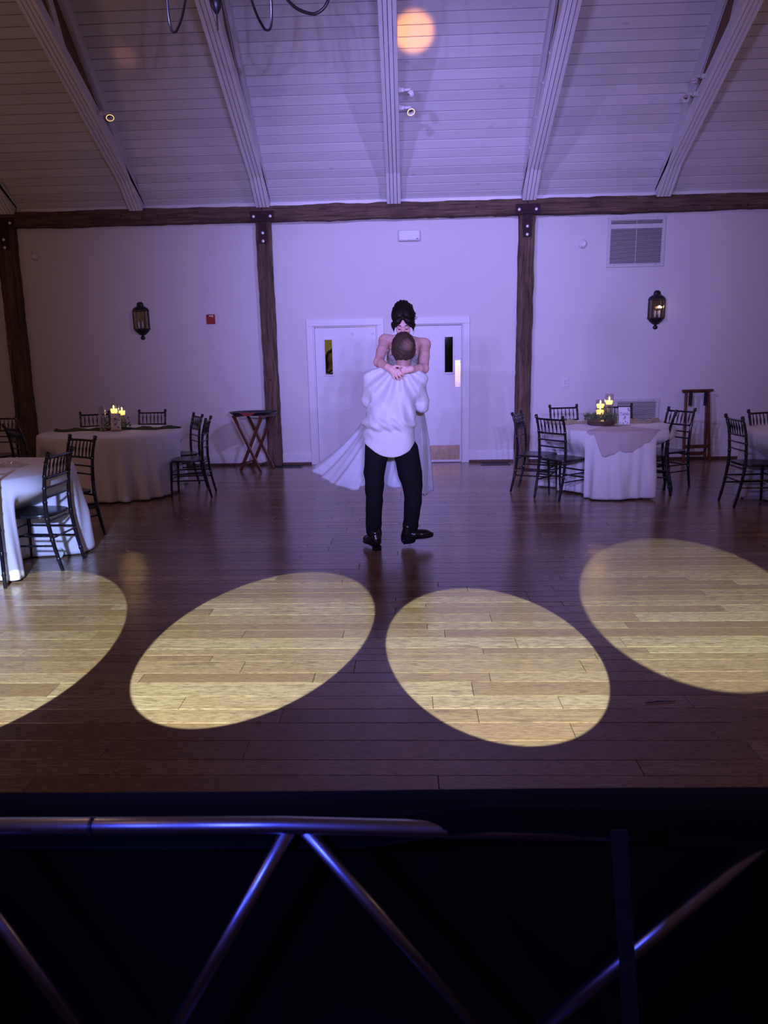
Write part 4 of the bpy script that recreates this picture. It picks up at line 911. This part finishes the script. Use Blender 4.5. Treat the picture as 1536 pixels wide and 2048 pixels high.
crownp=PY(816,690,5.885); MT['hairM']=hairm('short_brown_hair',(.012,.007,.006),(.115,.066,.052),(tuple(crownp),.045,(.30,.17,.13)))
t=NT('silver_beaded_lace'); v=t.coords((1,1,1)); vo=t.new('ShaderNodeTexVoronoi'); t.l(v,vo.inputs['Vector']); vo.inputs['Scale'].default_value=95
cc=t.ramp(vo.outputs['Color'],[(.2,(.50,.48,.52)),(.7,(.88,.86,.90))]); t.set(Base_Color=cc,Roughness=t.ramp(vo.outputs['Color'],[(.3,(.6,)*3),(.8,(.12,)*3)]),Metallic=.1); t.bump(vo.outputs['Distance'],1.,.006); MT['lace']=t.m
MT['lips']=simple('rose_lips',(.35,.08,.09),.4); MT['gold']=simple('ring_silver',(.9,.88,.85),.12,metal=1)
# ---------------------------------------------------------------- the groom
YG=5.98
def G(u,v,Y=YG): return np.array(PY(u,v,Y))
man=empty('person',(-.13,5.97,0),0,'man seen from behind in untucked white shirt and black trousers, lifting a woman in white','person')
def attach(o,root):
    o.parent=root; o.matrix_parent_inverse=Matrix.Translation(-Vector(root.location)); return o
# body: head, neck, ears, trunk, arms, hands, legs in one surface
lo=G(690,1100,5.7)-[.1,0,.05]; hi=G(890,640,6.6)+[.05,0,.05]; lo[2]=0.; 
S=SDF((lo[0],5.75,0.0),(hi[0],6.75,1.86),.0075)
hc=G(807,697,5.985)
S.ell(hc,(.086,.104,.120),rotx(.10),.02).ell(hc+[0,.055,-.055],(.062,.062,.075),None,.03)        # skull, jaw (face looks away from camera)
S.cap(G(808,712,5.975),G(806,745,5.965),.056,.064,.03)
S.ell(hc+[0,.118,-.035],(.013,.018,.024),None,.01).ell(hc+[0,.095,-.085],(.028,.016,.012),None,.01).ell(hc+[0,.10,.01],(.05,.014,.012),None,.012)  # nose, lips, brow
for sx in(-1,1): S.ell(hc+[sx*.103,.012,-.032],(.012,.020,.031),rotz(sx*.35),.008); S.ell(hc+[sx*.032,.10,-.008],(.014,.01,.009),None,.006,'sub')
S.ell(G(788,795),(.150,.090,.17),None,.03).ell(G(782,850),(.135,.085,.14),None,.03).ell(G(784,886),(.13,.085,.09),None,.03)
S.cap(G(762,766),G(824,769),.045,.045,.03)
for sh,el,wr,hd in ((G(752,768),G(735,802,6.12),G(768,822,6.42),G(795,818,6.50)),(G(830,770),G(845,814,6.12),G(818,826,6.42),G(792,822,6.50))):
    S.chain([sh,el,wr],[.040,.040,.030],.02); S.cap(wr,hd,.034,.03,.02)
    for q in range(4): S.cap(hd+[0,0,.03-.02*q],hd+(hd-wr)*.62+[0,-.01,.034-.022*q],.0095,.008,.008)
    S.cap(wr+[0,0,.02],wr+(hd-wr)*.8+[0,-.02,.06],.011,.009,.008)
LL=[G(762,890),G(749,945,5.975),G(748.5,1000,5.97),G(748,1050,5.95),G(749,1084,5.93)]; RL=[G(805,893),G(821,945,6.05),G(825,985,6.06),G(822,1040,6.0),G(817,1078,5.975)]
S.chain(LL,[.062,.065,.052,.043,.038],.03); S.chain(RL,[.062,.070,.054,.044,.04],.03)
attach(S.build('body',MT['skinM'],None,1),man)
# hair
S=SDF(hc-.17,hc+.17,.005); S.ell(hc+[0,-.006,.006],(.100,.114,.130),rotx(.10),.01)
S.half(hc+[0,.055,.0],(0,1,-.35),.012).half(hc+[0,-.06,-.100],(.12,.28,-1),.008)
for sx in(-1,1): S.ell(hc+[sx*.101,.014,-.035],(.020,.026,.036),None,.008,'sub')
S.field(lambda x,y,z:.0030*np.sin(110*x+60*z+4*np.sin(30*z))*np.sin(85*z+40*x)); attach(S.build('hair',MT['hairM'],None,0),man)
# trousers
S=SDF((G(700,900)[0],5.74,.03),(G(870,900)[0],6.30,1.02),.0065)
S.ell(G(783,884),(.185,.108,.115),None,.03)
S.chain([G(756,890),G(748,945,5.975),G(748.5,1000,5.97),G(748,1050,5.955),G(750,1082,5.94)],[.108,.089,.071,.068,.058],.03)
S.chain([G(812,900),G(820.5,948,6.03),G(826,975,6.04),G(825,1005,6.02),G(821,1050,5.99),G(817.5,1077,5.98)],[.106,.106,.084,.075,.064,.066],.03)
S.half(G(750,1092,5.94),(0.,0,-1),.004)
def tf(x,y,z): return .0035*np.sin(38*z+6*x+2*np.sin(9*x))*np.exp(-((z-.50)/.16)**2)+.004*np.sin(60*z+10*x)*np.exp(-((z-.14)/.07)**2)+.003*np.sin(26*x+8*z)
S.field(tf); attach(S.build('trousers',MT['trouser'],None,1),man)
# shirt: bloused body, tail with a curved hem, rolled sleeves, collar
S=SDF((G(700,800)[0],5.72,.78),(G(880,800)[0],6.32,1.60),.006)
S.cap(G(756,760,5.985),G(830,763,5.985),.086,.086,.05); S.cap(G(782,749,5.975),G(822,750,5.975),.075,.075,.05)
S.ell(G(788,792),(.200,.134,.17),None,.06).ell(G(781,828),(.214,.145,.15),None,.05).ell(G(777.5,846),(.232,.172,.090),None,.025)
S.half(G(770,866,5.84),(.10,-.1,-1),.012)
for ux in (757.5,778,798.5): S.cap(G(ux,868,5.98),G(ux,940,5.975),.131 if ux!=778 else .134,.132 if ux!=778 else .136,.03 if ux!=757.5 else .010)
for sh,el,r in ((G(741,760,5.985),G(737.5,796,6.06),.063),(G(837,764,5.985),G(842,803,6.06),.063)):
    S.cap(sh,el,.068,r,.03); S.cap(el-np.array([0,0,.012]),el-np.array([0,-.01,.03]),r+.003,r+.004,.006)
hb=G(786,915,5.85)[2]; xc=G(786,915,5.85)[0]
def hemcut(x,y,z): return np.where(z<1.05,np.maximum(0,(hb+1.15*np.abs(x-xc-.03)**2.1*1.35-z))*1.6,0)
g0=S.g.copy()
x_,y_,z_=S._xyz(tuple(slice(0,m) for m in S.n)); cutd=(hb+2.6*np.abs(x_-xc+.01)**2.05-z_)*.8; low=z_<1.0; S.g=np.where(low,np.maximum(S.g,cutd),S.g).astype(np.float32)
pc=G(797,742,5.9)
def sf(x,y,z):
    dx=x-pc[0]; dz=pc[2]-z+.02; ang=np.arctan2(dx,dz+.05); rr=np.hypot(dx,dz); back=np.clip((6.02-y)/.1,0,1)
    f=.019*np.cos(ang*13+.6+3*rr)*np.clip(rr/.12,0,1)*np.exp(-((rr-.22)/.22)**2)                      # pleats fanning from the yoke
    s1=np.sin(30*(z*.55+.83*(x-pc[0]))+5*np.sin(7*x))*np.exp(-(((x-pc[0]-.10)/.13)**2+((z-1.20)/.14)**2)); s2=np.sin(34*(z*.6-.8*(x-pc[0]))+4*np.sin(8*z))*np.exp(-(((x-pc[0]+.17)/.13)**2+((z-1.18)/.16)**2))
    w=np.sin(62*z+9*np.sin(7*x+1)+8*x)*np.exp(-((z-1.055)/.055)**2); t=np.sin(30*x+12*z)*np.exp(-((z-.95)/.07)**2)
    return (f+.0165*s1+.0165*s2+.0110*w+.0070*t)*(.35+.65*back)+.005*np.sin(55*z+12*x+3*np.sin(20*y))*(np.abs(x-pc[0]+.03)>.20)
S.field(sf); attach(S.build('shirt',MT['shirt'],None,1),man)
S=SDF(G(806,735,5.97)-.13,G(806,735,5.97)+.13,.0045); c0=G(807,733.5,5.97); S.cap(c0-[0,0,.03],c0+[0,0,.012],.078,.066,.01); S.half(c0+[0,-.0,.010],(.10,.0,1),.004); S.half(c0-[0,0,.03],(0,0,-1),.004); S.cap(c0-[0,0,.06],c0+[0,0,.1],.059,.059,.004,'sub'); attach(S.build('collar',MT['shirt'],None,0),man)
# shoes
def shoe(heel,toe,lift,roll=0):
    heel=Vector(heel);toe=Vector(toe); d=(toe-heel); L=d.length; d.normalize(); up=Vector((0,0,1)); s=d.cross(up).normalized(); up=s.cross(d)
    def W(a,b,c): p=heel+d*a+s*b+up*c; return np.array(p)
    c=np.array((heel+toe)/2); S=SDF(c-.24,c+.24,.0045); k=.018
    S.ell(W(.035,0,.055),(.038,.036,.05),None,k).ell(W(.11,0,.045),(.055,.042,.04),None,.03); S.cap(W(.10,0,.04),W(L-.07,.004,.034),.044,.040,.03); S.cap(W(L-.09,.004,.032),W(L-.018,.004,.026),.042,.022,.03); S.cap(W(.05,0,.07),W(.055,0,.115),.040,.040,.02)
    S.half(np.array(heel+up*.012),-np.array(up),.004); body=S.build('shoe',MT['shoe'],None,1); attach(body,man)
    m=MB(); prof=[(0,.028),(.03,.036),(.07,.034),(.12,.032),(.18,.045),(L-.06,.043),(L-.025,.030),(L,.008)]
    top=[heel+d*(a-.004)+s*b+up*.014 for a,b in prof]+[heel+d*(a-.004)-s*b+up*.014 for a,b in prof[::-1]]; n=len(top); bot=[p-up*.008 for p in top]; m.add(top+bot,[tuple(range(n)),tuple(range(2*n-1,n-1,-1))]+[(i,i+n,(i+1)%n+n,(i+1)%n) for i in range(n)]); so=m.build('sole',MT['shoe']); so.parent=body
    h=MB().bar(heel+d*.002-up*.010,heel+d*.062-up*.010,.058,.034,up).build('heel',MT['shoe']); h.parent=body
    return body
hl=PZ(757,1097,.022); hl=Vector((hl.x,hl.y,.027)); shoe(hl,hl+Vector((-.135,.235,.0)),0)
hr=Vector(G(805,1084,5.955)); hr.z=.052; shoe(hr,hr+Vector((.268,.05,.018)),0)
# ---------------------------------------------------------------- the bride
YBd=6.30
br=empty('person',(G(790,960,6.35)[0],6.35,.28),0,'woman in a strapless beaded white gown with dark upswept hair, lifted in an embrace','person')
def B(u,v,Y=YBd): return np.array(PY(u,v,Y))
HC=B(806,641,6.20); HR=rotx(-.0)@rotx(.62)   # head tilted down towards the camera
def hp(x,y,z): return HC+HR@np.array([x,y,z])     # face looks along local -Y
S=SDF((B(728,700)[0],5.70,.35),(B(885,700)[0],6.62,2.02),.0058)
S.ell(hp(0,.012,.012),(.071,.088,.092),HR,.02).ell(hp(0,-.038,-.050),(.054,.052,.068),HR,.035).ell(hp(0,-.052,-.105),(.026,.022,.018),HR,.025)
S.ell(hp(0,-.095,-.038),(.011,.018,.022),HR,.012).ell(hp(0,-.078,.0),(.045,.014,.012),HR,.014)
for sx in(-1,1):
    S.ell(hp(sx*.031,-.088,-.018),(.016,.012,.010),HR,.006,'sub').ell(hp(sx*.031,-.078,-.019),(.014,.011,.011),HR,.004).ell(hp(sx*.040,-.068,-.052),(.022,.018,.020),HR,.02).ell(hp(sx*.073,.012,-.03),(.009,.018,.028),HR,.006)
S.ell(hp(0,-.090,-.078),(.021,.010,.008),HR,.006)
S.cap(hp(0,.03,-.06),B(808,683,6.30),.050,.055,.03)
sL,sR=B(770,681,6.29),B(849,689,6.29)
S.cap(B(792,684,6.31),sL,.060,.050,.04); S.cap(B(822,686,6.31),sR,.060,.050,.04)
S.ell(B(807,712,6.32),(.135,.085,.15),None,.04).ell(B(805,752,6.34),(.12,.085,.14),None,.04).ell(B(803,800,6.36),(.155,.11,.15),None,.04)
for sx in(-1,1): S.ell(B(807+sx*17,707,6.255),(.058,.055,.055),None,.03)
for px,tx in ((788,758),(812,806)): S.chain([B(px,815,6.38),B((px+tx)/2,880,6.42),B(tx,945,6.48)],[.075,.054,.036],.03); S.cap(B(tx,945,6.48),B(tx,962,6.42),.034,.024,.02)
eL,eR=B(757,724,6.03),B(848,737,6.03); wL,wR=B(775,734,5.862),B(822,738,5.858)
S.chain([sL,(sL+eL)/2,eL],[.048,.045,.038],.03); S.chain([eL,(eL*.6+wL*.4),wL],[.039,.035,.026],.02)
S.chain([sR,(sR+eR)/2,eR],[.048,.045,.038],.03); S.chain([eR,(eR*.6+wR*.4),wR],[.039,.035,.026],.02)
# hands: her right hand (left in view) lies over the other behind his neck
Y1=5.822; Y2=5.852
S.chain([wL,B(783,738.5,5.845)],[.026,.027],.015)
kn=[B(785,747,Y1+.006),B(789,746,Y1),B(793.5,744,Y1),B(797,741,Y1+.004)]; mid=[B(787.5,753.5,Y1+.004),B(793.5,753.5,Y1-.004),B(799.5,751,Y1-.004),B(802.5,746.5,Y1)]; tip=[B(789.5,758,Y1+.014),B(797,759.5,Y1+.008),B(804,757,Y1+.008),B(807,751,Y1+.012)]
for a in kn: S.cap(B(780,738,5.845),a,.017,.0125,.012)
for a,b,c in zip(kn,mid,tip): S.cap(a,b,.0098,.0088,.006); S.cap(b,c,.0088,.0072,.004)
S.cap(B(783,735,5.845),B(791,732,5.83),.0115,.0100,.01); S.cap(B(791,732,5.83),B(798,732.5,5.825),.0098,.0078,.004)
S.chain([wR,B(814,740,5.855)],[.026,.027],.015)
for a,b,c in ((B(806,746,Y2),B(801,752,Y2+.012),B(797,756,Y2+.022)),(B(805,743,Y2),B(799,748,Y2+.012),B(793,752,Y2+.022)),(B(805,740,Y2),B(798,743,Y2+.010),B(792,746,Y2+.02)),(B(806,737,Y2+.004),B(799,739,Y2+.012),B(793,741,Y2+.02))):
    S.cap(B(814,740,5.855),a,.018,.0125,.012); S.cap(a,b,.0098,.0088,.006); S.cap(b,c,.0088,.0072,.004)
S.cap(B(812,735.5,5.85),B(804,732,5.838),.0115,.0095,.01); S.cap(B(804,732,5.838),B(799,735,5.826),.0095,.0078,.004)
attach(S.build('body',MT['skinF'],None,1),br)
m=MB().lathe([(.0085,-.0015),(.0115,-.0015),(.0115,.0015),(.0085,.0015)],tuple(B(800.5,749.5,Y1-.003)),14,Matrix(rotx(.9)).to_3x3()); attach(m.build('ring',MT['gold'],None,True),br)
m=MB().lathe([(0,-.004),(.0045,0),(0,.004)],tuple(B(801,748.5,Y1-.016)),6); attach(m.build('ring_stone',MT['bolt'],None),br)
# eyelids / brows / lips as small shapes on the face
for sx in(-1,1):
    pts=[Vector(hp(sx*(.017+.028*i/6),-.0885+.004*abs(i-2.5)/2.5+.006*(i/6)**2,-.026-.004*math.sin(math.pi*i/6))) for i in range(7)]; attach(MB().tube(pts,[.0015,.0036,.0044,.0046,.0046,.004,.002],6).build('eyelash',MT['hairF'],None,True),br)
    pts=[Vector(hp(sx*(.014+.038*i/6),-.0895+.016*(i/6)**2,.003+.005*math.sin(math.pi*i/6*.8))) for i in range(7)]; attach(MB().tube(pts,[.0015,.0034,.004,.004,.0034,.0026,.001],6).build('eyebrow',MT['hairF'],None,True),br)
# hair: swept volume with parted front, bun and loose curls
S=SDF(HC-.22,HC+.24,.0055)
S.ell(hp(0,.035,.032),(.099,.100,.090),HR,.02); S.ell(hp(-.002,.075,.075),(.072,.07,.062),HR,.03); S.ell(hp(.05,.07,-.0),(.05,.06,.06),HR,.02).ell(hp(-.045,.06,.0),(.045,.06,.06),HR,.02)
S.ell(hp(0,-.085,-.045),(.052,.075,.072),HR,.012,'sub')
for sx in(-1,1):
    c=[hp(sx*.004,-.068,.072),hp(sx*.045,-.075,.040),hp(sx*.073,-.045,-.008),hp(sx*.080,-.0,-.045)]; S.chain(c,[.015,.024,.025,.022],.012)
S.cap(hp(.083,.0,-.035),hp(.086,-.02,-.09),.015,.005,.012); S.cap(hp(-.083,.0,-.035),hp(-.080,-.03,-.09),.015,.005,.012)
for i in range(16):
    a=RNG.uniform(0,6.28); q=hp(.055+.035*math.cos(a),.06+.03*RNG.normal(),.01+.045*math.sin(a)); S.ell(q,(.018,.018,.022),None,.008)
def hf(x,y,z):
    p=np.stack([x-HC[0],y-HC[1],z-HC[2]],-1)@HR; return .0028*np.sin(150*np.arctan2(p[...,0],p[...,1]+.12)*.35+22*p[...,2])+.0015*np.sin(140*p[...,0]+60*p[...,2])
S.field(hf); S.cap(hp(.008,-.055,.112),hp(.004,.03,.145),.0045,.0045,.004,'sub'); hair=attach(S.build('hair',MT['hairF'],None,1),br)
m=MB()
for i in range(9):
    s0=hp(.082+.01*RNG.normal(),.02+.02*RNG.normal(),-.01+.03*RNG.normal()); pts=[]; am=.010+.006*RNG.random(); L=.05+.04*RNG.random(); dx=.02*RNG.normal()+.012
    for k in range(14): t=k/13; pts.append(Vector(s0+[dx*t+am*math.sin(7*t+i),-.02*t+am*math.cos(7*t+i),-L*t if i%3 else L*.6*t]))
    m.tube(pts,[.0028*(1-.7*k/13) for k in range(14)],5)
for i in range(4):
    s0=hp(-.080,-.01,-.05+.01*i); m.tube([Vector(s0+[-.004*math.sin(6*t),-.01*t,-.05*t]) for t in np.linspace(0,1,8)],.002,5)
cu=m.build('loose_curl',MT['hairF'],None,True); attach(cu,br)
# bodice
S=SDF((B(745,700)[0],6.10,1.22),(B(865,700)[0],6.56,1.82),.006)
S.ell(B(807,716,6.32),(.148,.098,.155),None,.04).ell(B(805,755,6.34),(.132,.097,.14),None,.04)
for sx in(-1,1): S.ell(B(807+sx*17,709,6.252),(.067,.063,.06),None,.03)
S.half(B(807,695,6.22),(.12,.0,1),.006); S.half(B(805,782,6.3),(0,0,-1),.01); attach(S.build('bodice',MT['lace'],None,1),br)
# skirt: swinging tulle, lofted from waist to a wavy hem
wc=B(803,776,6.345); N=220; rows=46; P=[]; rgd=np.random.default_rng(12); ph=rgd.uniform(0,6.28,8)
# hem outline in plan around its centre
hcn=B(762,955,6.46)
for i in range(rows+1):
    s=i/rows; c=wc*(1-s)+hcn*s; c=c+np.array([0.03*math.sin(math.pi*s),.02*math.sin(math.pi*s),0]); row=[]
    for j in range(N):
        a=2*math.pi*j/N; ca,sa=math.cos(a),math.sin(a)
        rx=.150+(.40 if ca<0 else .29)*s**1.0; ry=.112+.25*s**.9
        left=max(0,-ca); fo=math.sin(11*a+ph[0])+.6*math.sin(17*a+ph[1]+1.5*s)+.4*math.sin(7*a+ph[2]); fo=math.tanh(fo)
        k=1+.085*fo*s**1.3+.02*math.sin(31*a+ph[3])*s
        x=rx*ca*k+(-.06*left**2*s**2 if ca<0 else 0); y=ry*sa*k
        z=.10*s**3*max(0,-ca)**3 -.07*s**2*max(0,-sa)*max(0,-ca)*1.3 -.16*s**2*max(0,ca)**1.3+.022*fo*s**2+.012*math.sin(5*a+ph[4])*s**2
        row.append(c+[x,y,z])
    P.append(row+[row[0]])
o=MB().grid(P).build('skirt',MT['dress'],None,True); sm=o.modifiers.new('thickness','SOLIDIFY'); sm.thickness=.0015; attach(o,br)
# ---------------------------------------------------------------- woman behind the left door window
wp=PY(663.5,713,11.42); wz=wp.z; wx=wp.x
wo=empty('person',(wx,11.42,0),0,'dark haired woman in a sequined dark dress behind the left door window','person')
S=SDF((wx-.32,11.16,0.0),(wx+.32,11.70,wz+.20),.011); hc2=np.array([wx,11.42,wz])
S.ell(hc2,(.07,.085,.10),None,.02).ell(hc2+[0,-.03,-.05],(.052,.052,.06),None,.03).ell(hc2+[0,-.09,-.02],(.011,.016,.022),None,.012); S.ell(hc2+[0,-.08,-.062],(.022,.012,.009),None,.01)
for sx in(-1,1): S.ell(hc2+[sx*.03,-.085,.005],(.015,.014,.011),None,.008,'sub')
S.cap(hc2+[0,.01,-.07],hc2+[0,.02,-.17],.048,.052,.02); S.cap(hc2+[-.13,.02,-.235],hc2+[.13,.02,-.235],.055,.055,.05); S.ell(hc2+[0,.02,-.40],(.15,.10,.2),None,.05).ell(hc2+[0,.02,-.66],(.16,.11,.15),None,.05)
for sx in(-1,1): S.chain([hc2+[sx*.16,.02,-.25],hc2+[sx*.19,.0,-.50],hc2+[sx*.15,-.10,-.68]],[.045,.038,.026],.02); S.cap(hc2+[sx*.15,-.10,-.68],hc2+[sx*.12,-.13,-.72],.026,.018,.01); S.chain([hc2+[sx*.08,.02,-.70],[wx+sx*.08,11.42,.45],[wx+sx*.08,11.43,.06]],[.085,.055,.035],.03); S.cap([wx+sx*.08,11.43,.035],[wx+sx*.08,11.26,.028],.034,.026,.02)
attach(S.build('body',MT['skinW'],None,1),wo)
S=SDF(hc2-.24,hc2+.2,.010); S.ell(hc2+[0,.02,.02],(.088,.098,.105),None,.02); 
for sx in(-1,1): S.chain([hc2+[sx*.07,.0,.0],hc2+[sx*.085,.0,-.10],hc2+[sx*.085,.0,-.2]],[.035,.034,.03],.02)
S.ell(hc2+[0,-.10,-.04],(.055,.085,.085),None,.01,'sub'); attach(S.build('hair',MT['hairF'],None,1),wo)
t=NT('dark_sequins'); v=t.coords((1,1,1)); vo=t.new('ShaderNodeTexVoronoi'); t.l(v,vo.inputs['Vector']); vo.inputs['Scale'].default_value=60; t.set(Base_Color=t.ramp(vo.outputs['Color'],[(.55,(.01,.01,.014)),(.8,(.6,.6,.6))]),Roughness=.25,Metallic=.4); t.bump(vo.outputs['Distance'],1,.01)
S=SDF((wx-.34,11.14,.40),(wx+.34,11.72,wz-.16),.012); S.ell(hc2+[0,.02,-.40],(.165,.115,.22),None,.05).ell(hc2+[0,.02,-.68],(.18,.13,.16),None,.05); S.cap(hc2+[-.12,.02,-.25],hc2+[.12,.02,-.25],.06,.06,.05); S.cap(hc2+[0,.02,-.7],[wx,11.43,.45],.17,.21,.04); attach(S.build('dress',t.m,None,1),wo)
